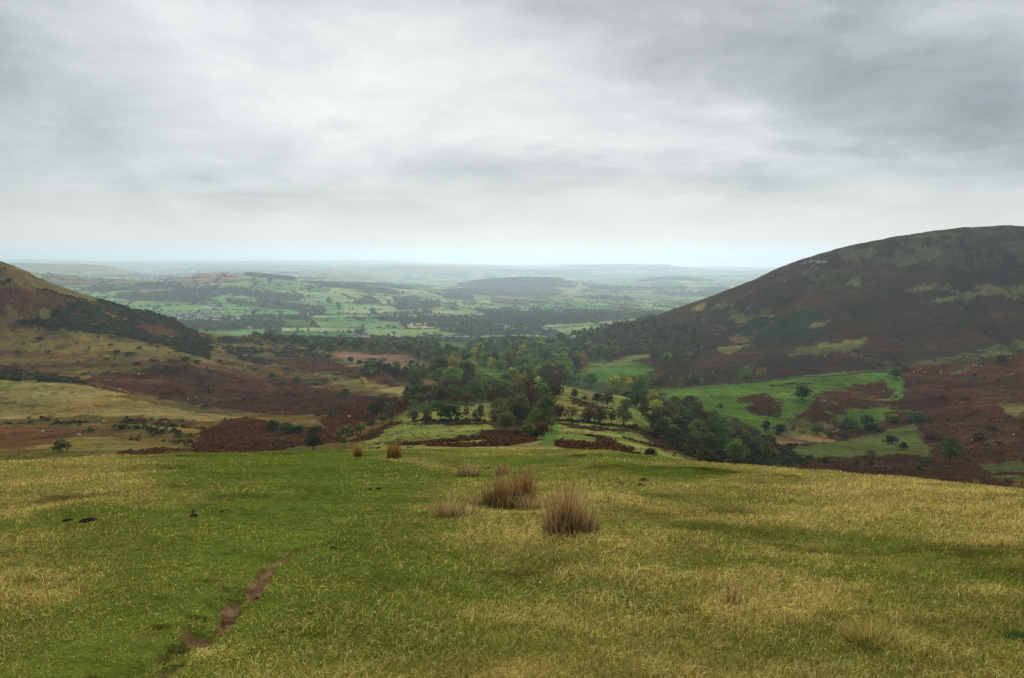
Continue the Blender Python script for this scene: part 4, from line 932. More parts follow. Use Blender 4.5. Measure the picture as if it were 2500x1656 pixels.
# woods of the plain and hills: crowns on every wooded piece of ground, thinner far off
g = np.random.default_rng(77)
ii, jj = np.nonzero(WOODM[:-1, :-1]); ok = (np.abs(aa[ii]) < .72) & (Ys[jj] < 9500); ii, jj = ii[ok], jj[ok]
A = Ys[jj] * (aa[ii + 1] - aa[ii]) * (Ys[jj + 1] - Ys[jj]); lod = np.clip(Ys[jj] / 2400, 1, 4) ** 2 * 170
n = int((A / lod).sum()); s = g.choice(len(ii), n, p=(A / lod) / (A / lod).sum())
fx = (aa[ii[s]] + g.uniform(0, 1, n) * .00145); fyy = Ys[jj[s]] * (1 + g.uniform(0, .007, n)); fx = fx * fyy
FARC = [COLS['dark green'], (.075, .095, .035), (.07, .11, .035), (.06, .085, .03), (.065, .09, .03), (.085, .10, .04)]
brn = fbm(fx, fyy, 700, 191, 3) > .3
far_pts = []
for k in range(n):
    sz = 11 * np.clip(fyy[k] / 3000, 1, 2.3) * g.uniform(.7, 1.3); c = FARC[g.integers(0, 6)] if not brn[k] else (COLS['brown'], (.09, .085, .045), COLS['olive'], COLS['dark green'])[g.integers(0, 4)]
    far_pts.append((fx[k], fyy[k], sz * (.95 if fyy[k] < 3500 else .7), sz * 1.15, c))
# field trees and hedges of the plain
mm = np.zeros((NA, NY), bool); mm[:, jp:] = (ce < 9 + Y_ * .0008) & (Y_ < 6200) & ~WOODM[:, jp:]
ii, jj = np.nonzero(mm[:-1, :-1]); ok = np.abs(aa[ii]) < .72; ii, jj = ii[ok], jj[ok]
A = Ys[jj] * (aa[ii + 1] - aa[ii]) * (Ys[jj + 1] - Ys[jj]); dens = vn(aa[ii] * Ys[jj] / 260, Ys[jj] / 260, 5) ** 2 * 3 + .15
wgt = A * dens / (Ys[jj] / 2000) ** .6; n = 3000; s = g.choice(len(ii), n, p=wgt / wgt.sum())
for k in s:
    a = aa[ii[k]] + g.uniform(0, .00145); y = Ys[jj[k]] * (1 + g.uniform(0, .006)); sz = g.uniform(5, 12)
    far_pts.append((a * y, y, sz, sz * g.uniform(.9, 1.5), FARC[g.integers(0, 6)]))
hpts = []
mm[:, jp:] = (ce < 3.0 + Y_ * .0004) & (Y_ < 5000) & ~WOODM[:, jp:]
ii, jj = np.nonzero(mm[:-1, :-1]); ok = np.abs(aa[ii]) < .72; ii, jj = ii[ok], jj[ok]
A = Ys[jj] * (aa[ii + 1] - aa[ii]) * (Ys[jj + 1] - Ys[jj]); s = g.choice(len(ii), 22000, p=A / A.sum())
for k in s:
    a = aa[ii[k]] + g.uniform(0, .00145); y = Ys[jj[k]] * (1 + g.uniform(0, .006)); hpts.append((a * y, y, g.uniform(2.2, 3.6), g.uniform(4, 7), (.024, .036, .016)))
# drop what no one could see behind the brows
def vis_ok(p):
    i = int(np.clip(np.searchsorted(aa, p[0] / p[1]), 0, NA - 1)); j = int(np.searchsorted(Ys, p[1] * .985)); return (ground_z(p[0], p[1]) + p[2] * 2.2) / p[1] > VIS[i, max(j - 1, 0)]
wood_pts = [p for p in wood_pts if vis_ok(p)]; far_pts = [p for p in far_pts if vis_ok(p)]; hpts = [p for p in hpts if vis_ok(p)]
print('trees', len(ALLTREES), 'wood', len(wood_pts), 'far', len(far_pts), 'hedge', len(hpts))
setk(link('woodland', mesh('woodland', *stamp(wood_pts, 110, .085, 1), M_WOODLEAF)), 'stuff')
f1 = [p for p in far_pts if p[1] < 3400]; f2 = [p for p in far_pts if p[1] >= 3400]
setk(link('far_woodland', mesh('far_woodland', *stamp(f1, 30, .16, 2), M_WOODLEAF)), 'stuff')
setk(link('far_woodland', mesh('far_woodland', *stamp(f2, 12, .24, 3), M_WOODLEAF)), 'stuff')
setk(link('hedgerows', mesh('hedgerows', *stamp(hpts, 8, .33, 4, True), M_WOODLEAF)), 'stuff')
# ------------------------------------------------------------------ gorse and bracken cover of the near slopes
def cover(mask, spacing, hs, ws, cols, seed, nf, size, name, dmax=1200):
    ii, jj = np.nonzero(mask[:-1, :-1]); ok = (np.abs(aa[ii]) < .74) & (Ys[jj] < dmax); ii, jj = ii[ok], jj[ok]; g = np.random.default_rng(seed)
    A = Ys[jj] * (aa[ii + 1] - aa[ii]) * (Ys[jj + 1] - Ys[jj]) / np.clip(Ys[jj] / 300, 1, 4) ** 1.3; n = int(A.sum() / spacing ** 2); s = g.choice(len(ii), n, p=A / A.sum()); pts = []
    for k in s:
        a = aa[ii[k]] + g.uniform(0, .00145); y = Ys[jj[k]] * (1 + g.uniform(0, .005)); f = min(2.0, max(1, y / 300) ** .5)
        pts.append((a * y, y, g.uniform(*hs) * f, g.uniform(*ws) * f, cols[g.integers(0, len(cols))]))
    pts = [p for p in pts if vis_ok(p)]; print(name, len(pts))
    return setk(link(name, mesh(name, *stamp(pts, nf, size, seed, True), M_WOODLEAF)), 'stuff')
cover(COV == 2, 2.4, (.6, 1.7), (1.4, 3.2), [(.024, .034, .013), (.045, .050, .018), (.06, .05, .018), (.026, .034, .013)], 301, 26, .15, 'gorse_scrub')
cover((COV == 1) & (hsh(np.arange(NA)[:, None] + GX * 0, np.arange(NY)[None] + GX * 0, 8) > .97 * sm(GY, 300, 620)), 1.25, (.22, .5), (.6, 1.2), [(.10, .042, .019), (.085, .038, .018), (.125, .052, .022), (.075, .038, .018), (.095, .055, .023)], 302, 9, .26, 'bracken', 640)
cover((COV == 3) & (GY > 90) & (GY < 420), 7, (.2, .5), (.5, 1.6), [(.07, .08, .022), (.12, .10, .035), (.045, .05, .016)], 303, 8, .22, 'tussock_grass', 420)
# ================================================================== labels for look-alikes
def pos_key(t): return ('bush' if t[4] == 'bush' else 'tree')
GR = {}
for t in ALLTREES:
    if t[5]: GR.setdefault((t[0]['group'], t[3], pos_key(t)), []).append(t[0])
WORDS = {'gully': ('in the gully under the bright pasture', 'trees and bushes of the gully'), 'pasture': ('around the lower meadow at the right', 'thorns of the lower meadow'),
 'gorse rows': ('on the lower right bracken bank', 'gorse on the bracken bank'), 'hillside': ('scattered over the big right hand hill', 'bushes scattered over the big hill'),
 'evergreens': ('beside the ploughed brown field', 'evergreens by the ploughed field'), 'stream': ('in the hollow left of the spur', 'trees along the stream'),
 'bracken': ('on the red bracken slope at left', 'bushes on the bracken slope'), 'gorse': ('on the left hill and moor', 'gorse bushes of the left hill')}
KINDW = {'dark': 'near black', 'grey brown': 'thinning grey', 'rusty': 'rust coloured'}
for (gname, col, kk), os_ in GR.items():
    w_ = gname[2:] if gname.startswith('W:') else None
    where, grp = (('in the ' + w_) if not w_.startswith('trees') else 'of the ' + w_, 'trees of the ' + w_ if not w_.startswith('trees') else w_) if w_ else WORDS[gname]
    plural = {'tree': 'trees', 'bush': 'bushes'}[kk]; cw = KINDW.get(col, col)
    os_ = sorted(os_, key=lambda o: o['_px'])
    for k, o in enumerate(os_):
        if len(os_) == 1: o['label'] = 'the only %s %s %s' % (cw, kk, where)
        else: o['label'] = '%s of the %s %s %s' % (ordinal(k, len(os_)), cw, plural, where)
        o['label'] = o['label'].replace('trees in the trees', 'trees in the'); o['group'] = grp
# ================================================================== turf blades
def make_blades(n, seed, kind):
    g = np.random.default_rng(seed); n0 = int(n * 4.2)
    u = g.uniform(0, 1, n0); D = 1 / (1 / 3.2 + (1 / 37.0 - 1 / 3.2) * u); aw = .72 + 4.0 / D; a = g.uniform(-1, 1, n0) * aw; kp = g.uniform(0, 1, n0) < aw / (.72 + 4.0 / 3.2); D = D[kp]; a = a[kp]; n0 = len(D); x = a * D
    s = near_grid(straw, x, D); so = near_grid(soil, x, D); dd_ = near_grid(dk, x, D)
    cl = fbm(x, D, .35, 201, 3) * .5 + fbm(x, D, 1.6, 207, 3) * .6
    if kind == 'green': pk = np.clip(1.02 - s * .6, .1, 1)
    else: pk = np.clip(s * 1.25 - .08 + cl * .5, .12, 1)
    keep = (g.uniform(0, 1, n0) < pk) & (so < .42 + g.uniform(0, .12, n0)) & ((dd_ < .5) | (g.uniform(0, 1, n0) < .12))
    x, D, s, cl = x[keep][:n], D[keep][:n], s[keep][:n], cl[keep][:n]; n = len(x); z = ground_z(x, D) + EYE - .004
    if kind == 'green':
        h = g.uniform(.018, .042, n) * (1 + .9 * s + .5 * np.clip(cl, -.5, 1)); bend = g.uniform(.2, .9, n)
        base = np.array([(.22, .24, .034), (.28, .29, .045), (.37, .345, .06), (.15, .175, .028), (.48, .39, .09)])[g.integers(0, 5, n)]
        brn = s[:, None] * np.array((.5, .1, .12)) ; col = base * (1 + brn)
    else:
        h = g.uniform(.03, .085, n) * (1 + .8 * np.clip(cl, -.6, 1)) * (.7 + .6 * s); bend = g.uniform(.3, 2.0, n)
        base = np.array([(.66, .51, .15), (.86, .69, .25), (.52, .38, .09), (.46, .42, .10), (.32, .20, .06), (.78, .63, .22)])[g.integers(0, 6, n)]
        col = base
    mo = near_grid(moss, x, D); col = col * (g.uniform(.48, 1.45, n) * (1 - .68 * mo) * (1 + .3 * np.clip(cl, -1, 1)))[:, None]; h = h * (1 - .3 * mo); tr_ = near_grid(trod, x, D); h = h * (1 - .5 * tr_); col = col * (1 + tr_[:, None] * np.array((.10, .16, .1)))  # blades darkened where clumps are low, shade between tufts set in colour
    w_ = np.maximum(.0022, D * .00075) * g.uniform(.7, 1.3, n) * (1.0 if kind == 'green' else .85)
    wind = g.normal(.5, .9, n); ang = np.where(g.uniform(0, 1, n) < .5, wind, g.uniform(0, 6.28, n))
    lx, ly = np.cos(ang) * bend * h, np.sin(ang) * bend * h
    fa = ang + math.pi / 2 + g.uniform(-.9, .9, n); wxx, wyy = np.cos(fa) * w_ / 2, np.sin(fa) * w_ / 2
    b = np.stack([x, D, z], 1); wv = np.stack([wxx, wyy, wxx * 0], 1); mid_ = b + np.stack([lx * .3, ly * .3, h * .6], 1); tip = b + np.stack([lx, ly, h * (1 - .28 * bend)], 1)
    V = np.stack([b - wv, b + wv, mid_ + wv * .8, mid_ - wv * .8, tip], 1).reshape(-1, 3); q = np.arange(n)[:, None] * 5
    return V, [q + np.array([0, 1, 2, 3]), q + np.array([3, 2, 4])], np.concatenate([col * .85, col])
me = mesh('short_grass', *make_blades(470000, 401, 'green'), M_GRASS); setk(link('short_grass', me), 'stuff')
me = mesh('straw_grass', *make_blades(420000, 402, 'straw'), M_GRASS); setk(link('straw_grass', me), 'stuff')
# ================================================================== rushes
def stems(n, rw, rd, h, seed, cols, wid, splay=.25, curve=.12, hv=(.45, 1.0)):
    g = np.random.default_rng(seed); r = np.sqrt(g.uniform(0, 1, n)); t_ = g.uniform(0, 6.283, n); bx_, by_ = r * np.cos(t_) * rw, r * np.sin(t_) * rd
    hh = h * g.uniform(*hv, n) * (1 - .25 * r ** 2); ox = bx_ / rw * splay * h * g.uniform(.2, 1.2, n) + g.normal(.02, .06, n) * h; oy = by_ / rd * splay * h * .8 + g.normal(0, .06, n) * h
    f = g.uniform(0, 6.28, n); wv = np.stack([np.cos(f) * wid / 2, np.sin(f) * wid / 2, f * 0], 1); lev = []
    for q in (0, .4, .75, 1.0):
        c = np.stack([bx_ + ox * q ** 1.5 + curve * hh * (q ** 3) * np.cos(t_), by_ + oy * q ** 1.5, hh * q - .02], 1); lev.append((c - wv * (1 - q * .7), c + wv * (1 - q * .7)))
    V = np.stack([v for pr in lev for v in pr], 1).reshape(-1, 3); b = np.arange(n)[:, None] * 8
    Q = np.concatenate([b + np.array(k) for k in ((0, 1, 3, 2), (2, 3, 5, 4), (4, 5, 7, 6))]); c = np.array(cols)[g.integers(0, len(cols), n)] * g.uniform(.7, 1.25, n)[:, None]
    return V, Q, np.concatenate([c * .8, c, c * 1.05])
RB = [(.38, .20, .075), (.50, .30, .12), (.24, .115, .04), (.70, .50, .27), (.2, .15, .045)]
RG = [(.64, .48, .23), (.76, .60, .32), (.42, .26, .10), (.22, .2, .06)]
RO = [(.42, .24, .08), (.33, .18, .06), (.52, .33, .13), (.2, .15, .05)]
def rush(px, py, wpx, hpx, n, cols, label, splay=.2, seed=0, wid=.008, name='rush_clump', cat='rush clump', hv=(.45, 1.0), lobes=None, grp=None, green=True, curve=.10):
    x, y = hit(px, py); k = y / FP; w_ = wpx * k; h = hpx * k * 1.22
    root = bpy.data.objects.new(name, None); COL.objects.link(root); root.location = (x, y, float(ground_z(x, y)) + EYE - .01); root.empty_display_size = .1
    wid = max(wid, y * .00055)
    if lobes:
        ps = [];
        for i, (ox, oy, fw, fh, fn) in enumerate(lobes):
            v, q, c = stems(int(n * fn), w_ * fw / 2, w_ * fw / 2.4, h * fh, seed + i, cols, wid, splay, curve, hv=hv); v = v + np.array([ox * w_, oy * w_, float(ground_z(x + ox * w_, y + oy * w_) - ground_z(x, y))]); ps.append((v, q, c))
        v, q, c = join(ps)
    else: v, q, c = stems(n, w_ / 2 * .85, w_ / 2.6, h, seed, cols, wid, splay, curve, hv=hv)
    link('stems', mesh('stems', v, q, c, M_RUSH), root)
    if green:
        v, q, c = stems(int(n * .35), w_ / 2 * .95, w_ / 2.4, h * .33, seed + 9, [(.07, .10, .02), (.12, .12, .035), (.2, .15, .06), (.05, .06, .02)], wid, .5)
        link('base_leaves', mesh('base_leaves', v, q, c, M_RUSH), root)
    return tag(root, label, cat, grp)
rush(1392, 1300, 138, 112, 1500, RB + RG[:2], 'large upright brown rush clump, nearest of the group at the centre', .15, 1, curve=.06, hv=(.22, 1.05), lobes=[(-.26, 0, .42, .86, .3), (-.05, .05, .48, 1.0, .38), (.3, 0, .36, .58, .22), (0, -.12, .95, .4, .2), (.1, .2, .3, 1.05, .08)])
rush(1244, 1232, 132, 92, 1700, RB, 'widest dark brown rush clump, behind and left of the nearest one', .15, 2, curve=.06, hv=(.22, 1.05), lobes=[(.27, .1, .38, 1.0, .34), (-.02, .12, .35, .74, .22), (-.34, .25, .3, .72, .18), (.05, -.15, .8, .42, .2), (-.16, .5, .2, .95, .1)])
rush(1118, 1262, 104, 66, 480, RG + RB[:1], 'low pale grey rush clump with splayed stems, at the left of the group', .5, 3, hv=(.3, 1.0), lobes=[(-.28, .05, .5, 1.0, .6), (.2, -.1, .75, .6, .5)])
rush(1290, 1242, 70, 38, 380, RG, 'short bleached rush clump in front of the widest brown one', .35, 4)
rush(1165, 1232, 46, 30, 220, RG + RB, 'short pale rush clump between the low grey one and the widest brown one', .35, 14)
rush(1142, 1160, 66, 38, 260, RB + RG, 'sparse low rush clump behind the group, towards the path', .4, 5, hv=(.3, 1.0))
rush(1226, 1162, 36, 36, 330, RB, 'narrow brown rush clump showing over the top of the widest one', .2, 6)
rush(962, 1117, 44, 36, 420, RO, 'dense blocky orange brown rush clump on the brow of the hill', .07, 7, curve=.01, hv=(.5, 1.05), green=False)
rush(875, 1114, 28, 30, 200, RO, 'slim orange brown rush clump on the brow, left of the blocky one', .12, 8, curve=.02, hv=(.4, 1.05), green=False)
rush(1518, 1180, 16, 30, 50, RG, 'tiny thin pale rush tuft right of the group', .25, 9)
rush(1400, 1200, 60, 26, 160, [(.56, .43, .14), (.42, .3, .09)], 'low straw coloured tuft just behind the nearest rush clump', .4, 10)
rush(1785, 1474, 46, 92, 90, RG + RB, 'thin spray of tall pale stalks in the grass at right', .22, 11, .004, hv=(.25, 1.0))
rush(2130, 1560, 150, 54, 800, [(.66, .52, .18), (.50, .37, .11), (.58, .48, .15), (.3, .27, .07)], 'big pale straw tussock leaning left near the lower right corner', .75, 12, .004, 'grass_tussock', 'tussock', hv=(.35, 1.0))
rush(1996, 1668, 70, 76, 60, RG, 'few bleached stalks cut off by the bottom edge of the photo', .4, 13, .004, hv=(.4, 1.0))
rush(2490, 1192, 30, 20, 120, RB, 'brown tuft on the brow at the far right edge', .3, 15)
rush(2385, 1184, 14, 16, 40, RB, 'little brown tuft on the brow, left of the one at the far right edge', .3, 16)
rush(2200, 1400, 90, 26, 220, [(.60, .46, .14), (.42, .31, .09)], 'low straw tuft in the green hollow at the right', .6, 17, .004, 'grass_tussock', 'tussock')
rush(1990, 1345, 80, 26, 240, [(.62, .48, .15), (.45, .33, .1)], 'low straw tuft at the edge of the green strip, right of centre', .6, 18, .004, 'grass_tussock', 'tussock')
rush(430, 1590, 60, 28, 260, [(.05, .085, .02), (.08, .10, .03), (.25, .17, .07)], 'dark green tuft overhanging the washed out path', .5, 19, .004, 'grass_tussock', 'tussock')
rush(395, 1615, 50, 26, 200, [(.28, .18, .08), (.2, .12, .05), (.08, .09, .03)], 'reddish dry tuft on the left lip of the washed out path', .5, 20, .004, 'grass_tussock', 'tussock')
# ================================================================== mounds, dung, stones, a twig
def lump(seed, squash=.4, n=14, m_=9, jag=.3):
    v = []; f = []
    for i in range(m_):
        ph = math.pi / 2 * i / (m_ - 1)
        for j in range(n): v.append((math.cos(ph) * math.cos(2 * math.pi * j / n), math.cos(ph) * math.sin(2 * math.pi * j / n), math.sin(ph)))
    v = np.array(v); k = 1 + fbm(v[:, 0] * 3 + v[:, 2] * 2, v[:, 1] * 3 - v[:, 2], 1.0, seed, 3) * jag; v = v * k[:, None]; v[:, 2] *= squash
    for i in range(m_ - 1):
        for j in range(n): f.append((i * n + j, i * n + (j + 1) % n, (i + 1) * n + (j + 1) % n, (i + 1) * n + j))
    return v, np.array(f)
def put_lump(px, py, wpx, name, label, cat, col, squash, seed, group=None):
    x, y = hit(px, py); k = wpx / 2 * y / FP; v, f = lump(seed, squash); tn = np.array(col) * (1 + .5 * fbm(np.arange(len(f)) * .7, np.arange(len(f)) * .3, 1, seed, 2)[:, None])
    o = link(name, mesh(name, v * k, f, tn, M_PLAIN, True), None, (x, y, float(ground_z(x, y)) + EYE - k * squash * .15)); return tag(o, label, cat, group)
PEAT = (.016, .015, .011)
for i, (px, py, w_, lab) in enumerate(((470,1261,26,'black molehill in the short grass left of the green path'),(541,1250,12,'small black molehill right of the larger one left of the path'),(903,1195,14,'left half of a pair of black molehills right of the green path'),
    (925,1194,17,'right half of a pair of black molehills right of the green path'),(1567,1185,26,'wide black molehill right of the rush clumps'),(815,1339,20,'low dark molehill right of the bare soil on the path'),
    (215,1272,44,'long dark peat heap at the left, the widest of all'),(165,1271,26,'smaller dark peat heap joined to the widest one at the left'))):
    put_lump(px, py, w_, 'molehill', lab, 'molehill', PEAT, .3, 600 + i, 'molehills')
for i, (px, py, w_, lab) in enumerate(((278,1471,7,'tiny dark dropping in the lowest left part of the turf'),(788,1578,16,'largest dark dropping, right of the washed out path near the bottom'),(647,1609,14,'dark dropping near the bottom edge, left of the largest'),
    (686,1544,13,'dark dropping above and right of the washed out path'),(153,1463,9,'small dark dropping far left in the green turf'),(595,1277,8,'small dark dropping on the green path, far up'),(1523,1274,7,'tiny dark dropping right of the nearest rush clump'),
    (1560,1286,7,'tiny dark dropping, second to the right of the nearest rush clump'),(870,1345,6,'crumb of dark dung right of the low dark molehill'))):
    put_lump(px, py, w_, 'dropping', lab, 'dung', (.022, .017, .012), .5, 640 + i, 'sheep droppings on the turf')
put_lump(2236, 1640, 34, 'clod', 'rough brown clod of earth near the bottom edge at the right', 'clod', (.10, .055, .032), .55, 680)
put_lump(627, 1461, 9, 'stone', 'black stone stuck in the bare red soil of the path', 'stone', (.01, .01, .01), .6, 681)
put_lump(437, 1600, 8, 'stone', 'small pale stone in the lower patch of bare soil', 'stone', (.42, .34, .28), .5, 682)
put_lump(412, 1612, 6, 'stone', 'tiny pinkish stone left of the pale one in the lower bare soil', 'stone', (.30, .21, .17), .5, 683)
put_lump(700, 1372, 7, 'stone', 'reddish stone at the upper end of the bare soil', 'stone', (.22, .13, .10), .5, 684)
put_lump(2490, 1560, 70, 'moss_cushion', 'dark green moss cushion cut by the right edge of the photo', 'moss', (.03, .055, .014), .45, 685)
x0, y0 = hit(2155, 1580); x1, y1 = hit(2191, 1562); zz0, zz1 = float(ground_z(x0, y0)) + EYE + .02, float(ground_z(x1, y1)) + EYE + .045
v, q = tube([(0, 0, 0), ((x1 - x0) * .5, (y1 - y0) * .5, (zz1 - zz0) * .5 + .008), (x1 - x0, y1 - y0, zz1 - zz0)], [.006, .005, .003]); tag(link('twig', mesh('twig', v, q, (.28, .2, .13), M_PLAIN, True), None, (x0, y0, zz0)), 'pale twig lying in front of the big straw tussock', 'twig')
# ================================================================== sheep
def skin_mesh(name, nodes, edges, tint_fn, mat):
    me = bpy.data.meshes.new('t'); me.from_pydata([n[:3] for n in nodes], edges, []); o = bpy.data.objects.new('t', me); COL.objects.link(o)
    md = o.modifiers.new('s', 'SKIN'); md.use_smooth_shade = True
    for v_, n in zip(me.skin_vertices[0].data, nodes): v_.radius = (n[3], n[3] if len(n) < 5 else n[4])
    me.skin_vertices[0].data[0].use_root = True; sb = o.modifiers.new('b', 'SUBSURF'); sb.levels = 1; sb.render_levels = 1
    bpy.context.view_layer.update(); dg = bpy.context.evaluated_depsgraph_get(); m2 = bpy.data.meshes.new_from_object(o.evaluated_get(dg))
    co = np.empty(len(m2.vertices) * 3); m2.vertices.foreach_get('co', co); co = co.reshape(-1, 3); bpy.data.objects.remove(o)
    ca = m2.color_attributes.new('tint', 'FLOAT_COLOR', 'POINT'); c = np.array([tint_fn(p) for p in co]); ca.data.foreach_set('color', np.concatenate([c, np.ones((len(c), 1))], 1).ravel().astype(np.float32))
    m2.materials.clear(); m2.materials.append(mat); m2.name = name; return m2
def sheep_mesh(graze):
    hd = [(.50, 0, .62, .15), (.66, 0, .45, .085), (.76, 0, .22, .085), (.84, 0, .07, .05)] if graze else [(.50, 0, .68, .15), (.64, 0, .84, .09), (.74, 0, .92, .09), (.90, 0, .86, .05)]
    N_ = [(0, 0, .56, .27, .25), (.28, 0, .58, .25), (-.32, 0, .57, .25), (-.50, 0, .58, .14)] + hd; E_ = [(0, 1), (0, 2), (2, 3), (1, 4), (4, 5), (5, 6), (6, 7)]
    for sx, par in ((.30, 1), (-.34, 2)):
        for sy in (-1, 1):
            b = len(N_); off = .06 if sy > 0 else -.04
            N_ += [(sx, sy * .13, .36, .075), (sx + off - (.03 if sx < 0 else -.02), sy * .13, .2, .038), (sx + off, sy * .13, .01, .032)]; E_ += [(par, b), (b, b + 1), (b + 1, b + 2)]
    h = 6; b = len(N_); hx, _, hz_ = hd[2][:3]
    for sy in (-1, 1): N_.append((hx - .06, sy * .13, hz_ + .05, .022)); E_.append((h, len(N_) - 1))
    return skin_mesh('sheep', N_, E_, lambda p: (.62, .58, .49) if (p[2] > .27 and p[0] < .6) else (.45, .41, .34), M_PLAIN)
SM = [sheep_mesh(True), sheep_mesh(False)]
SHEEP = {'on the straw coloured pasture at the left': [(84,955),(183,963),(242,966),(154,986),(202,1010),(292,950),(469,1007),(405,1031),(253,1029)],
 'on the brown moor strip near the left thorn bush': [(104,1055),(194,1063)], 'in the dark bracken at left': [(459,974),(478,970),(339,913)],
 'high on the left hill': [(30,734),(8,752),(14,757),(84,775),(84,795),(165,735),(29,690),(37,690),(49,693),(173,716),(285,770)],
 'above the red bracken slope': [(547,883),(577,893),(599,897),(621,901),(620,913),(830,916)], 'by the stream hollow left of the spur': [(994,945),(983,949),(1040,941),(969,962),(764,1033),(853,1018)],
 'in the bright pasture': [(1748,961),(1729,966),(1726,970),(1607,961),(2157,955),(2193,959),(2178,969)],
 'around the corner of the pasture wall': [(2060,908),(2199,931),(2232,908),(2242,905),(2247,900),(2252,890),(2259,909)], 'in the bracken at right': [(2349,983),(2373,1075),(2474,1062),(2471,913)],
 'on the sheep terrace at right': [(2297,909),(2339,871),(2361,871),(2396,893),(2437,862),(2455,878),(2393,855),(2466,864),(2377,891),(2420,858),(2405,872),(2485,850)],
 'on the upper part of the big hill': [(2221,573),(2199,589),(2296,596),(2258,601),(2294,623),(2195,627),(2158,629),(2140,615),(2267,632),(2381,620),(2380,630),(2404,636),(2438,628),(2451,592),(2419,567),(2383,565),(2060,624)],
 'on the middle of the big hill': [(2456,651),(2351,651),(2493,655),(1965,666),(1915,684),(2132,686),(2263,708),(2180,674),(1847,752),(1920,723),(2292,785),(2090,750)]}
si = 0
for where, L_ in SHEEP.items():
    L_ = sorted(L_); g = random.Random(si)
    for k, (px, py) in enumerate(L_):
        x, y = hit(px, py + 2, 60); o = link('sheep', SM[0 if g.random() < .7 else 1], None, (x, y, float(ground_z(x, y)) + EYE), g.choice([0, 3.14, .5, 2.7, 3.6, -.4, 1.2]), (1.12,) * 3)
        tag(o, '%s of the white sheep %s' % (ordinal(k, len(L_)), where), 'sheep', 'sheep grazing the hillsides'); si += 1
# ================================================================== houses far off in the valley
def house_parts(w_, d, h, rh, wall, roof, nwin=3, barn=False):
    ps = {}
    V = np.array([(sx * w_/2, sy * d/2, z) for z in (-1.0, h) for sx, sy in ((-1,-1),(1,-1),(1,1),(-1,1))] + [(-w_/2, 0, h + rh), (w_/2, 0, h + rh)])
    Q = [np.array([(0,1,5,4),(2,3,7,6),(1,2,6,5),(3,0,4,7)]), np.array([(5,6,9),(7,4,8)])]
    ps['wall'] = (V, Q, wall)
    o_, th = .35, .22
    prof = [(-d/2 - o_, h - o_ * rh / (d/2)), (0, h + rh), (d/2 + o_, h - o_ * rh / (d/2))]
    Vr = np.array([(sx * (w_/2 + .25), y_, z + dz_) for sx in (-1, 1) for dz_ in (.02, th) for y_, z in prof])
    Qr = np.array([(3,4,10,9),(4,5,11,10),(1,0,6,7),(2,1,7,8),(0,3,9,6),(5,2,8,11),(0,1,4,3),(1,2,5,4),(7,6,9,10),(8,7,10,11)])
    ps['roof'] = (Vr, Qr, roof)
    wv, wq = [], []
    for fl in ((.9, 2.1), (3.3, 4.4)):
        if fl[1] > h - .2 or barn: continue
        for k in range(nwin):
            cx_ = -w_/2 + w_ * (k + .5) / nwin
            for s_ in (-1, 1):
                b = len(wv); y_ = s_ * (d/2 + .03); wv += [(cx_ - .5, y_, fl[0]), (cx_ + .5, y_, fl[0]), (cx_ + .5, y_, fl[1]), (cx_ - .5, y_, fl[1])]; wq.append((b, b+1, b+2, b+3) if s_ < 0 else (b+3, b+2, b+1, b))
    if barn: wv = [(-1.6, -d/2 - .03, -.2), (1.6, -d/2 - .03, -.2), (1.6, -d/2 - .03, 3), (-1.6, -d/2 - .03, 3)]; wq = [(0,1,2,3)]
    ps['window' if not barn else 'door'] = (np.array(wv), np.array(wq), (.03, .035, .04))
    if not barn:
        bm = [(sx * .45 + w_/2 - .7, sy * .45, z) for z in (h + rh * .5, h + rh + .9) for sx, sy in ((-1,-1),(1,-1),(1,1),(-1,1))]
        ps['chimney'] = (np.array(bm), np.array([(4,5,6,7),(0,1,5,4),(1,2,6,5),(2,3,7,6),(3,0,4,7)]), (.22, .17, .14))
    return ps
def joinp(ps):
    V = []; Fq = {3: [], 4: []}; Tq = {3: [], 4: []}; o = 0
    for v, q, t_ in ps:
        for qq in (q if isinstance(q, list) else [q]):
            Fq[qq.shape[1]].append(qq + o); Tq[qq.shape[1]].append(np.repeat([t_], len(qq), 0))
        V.append(v); o += len(v)
    ks = [k for k in (4, 3) if Fq[k]]
    return np.concatenate(V), [np.concatenate(Fq[k]) for k in ks], np.concatenate([np.concatenate(Tq[k]) for k in ks])
WH = (.80, .80, .77); SL = (.17, .175, .19); CRM = (.62, .56, .44); BRK = (.28, .15, .11)
HM = {}
for nm, a_ in (('white', (10, 7, 5, 2.6, WH, SL)), ('white_long', (16, 7, 5, 2.4, WH, SL)), ('cream', (10, 7.5, 5, 2.8, CRM, (.14, .12, .11))), ('brick', (11, 8, 5, 3, BRK, (.12, .10, .10))), ('barn', (26, 12, 5, 2.6, (.42, .42, .42), (.40, .42, .44), 3, True)),
               ('pale_barn', (34, 13, 4.5, 2.2, (.66, .66, .64), (.60, .61, .62), 3, True))):
    HM[nm] = mesh('house', *joinp(list(house_parts(*a_).values())), M_HOUSE)
def place_house(px, py, kind, label, cat='house', group=None, s=1.0, rot=None, dmin=1200):
    g = random.Random(int(px * 7 + py)); x, y = hit(px, py, dmin); o = link('barn' if 'barn' in kind else 'house', HM[kind], None, (x, y, float(ground_z(x, y)) + EYE), g.uniform(-.7, .7) if rot is None else rot, (s,) * 3)
    return tag(o, label, cat, group)
VIL = [(423,769),(434,771),(440,767),(447,772),(452,768),(460,771),(468,768),(474,772),(481,769),(488,771),(494,768),(499,773),(506,770),(514,772),(441,777),(450,779),(458,776),(466,779),(473,777),(480,780),(488,778),(496,781),(503,777),(510,780),(517,777),(524,781),(532,779),(540,781),(548,780),(430,779),(418,775),(444,784),(462,784),(485,785),(528,773)]
VK = {}
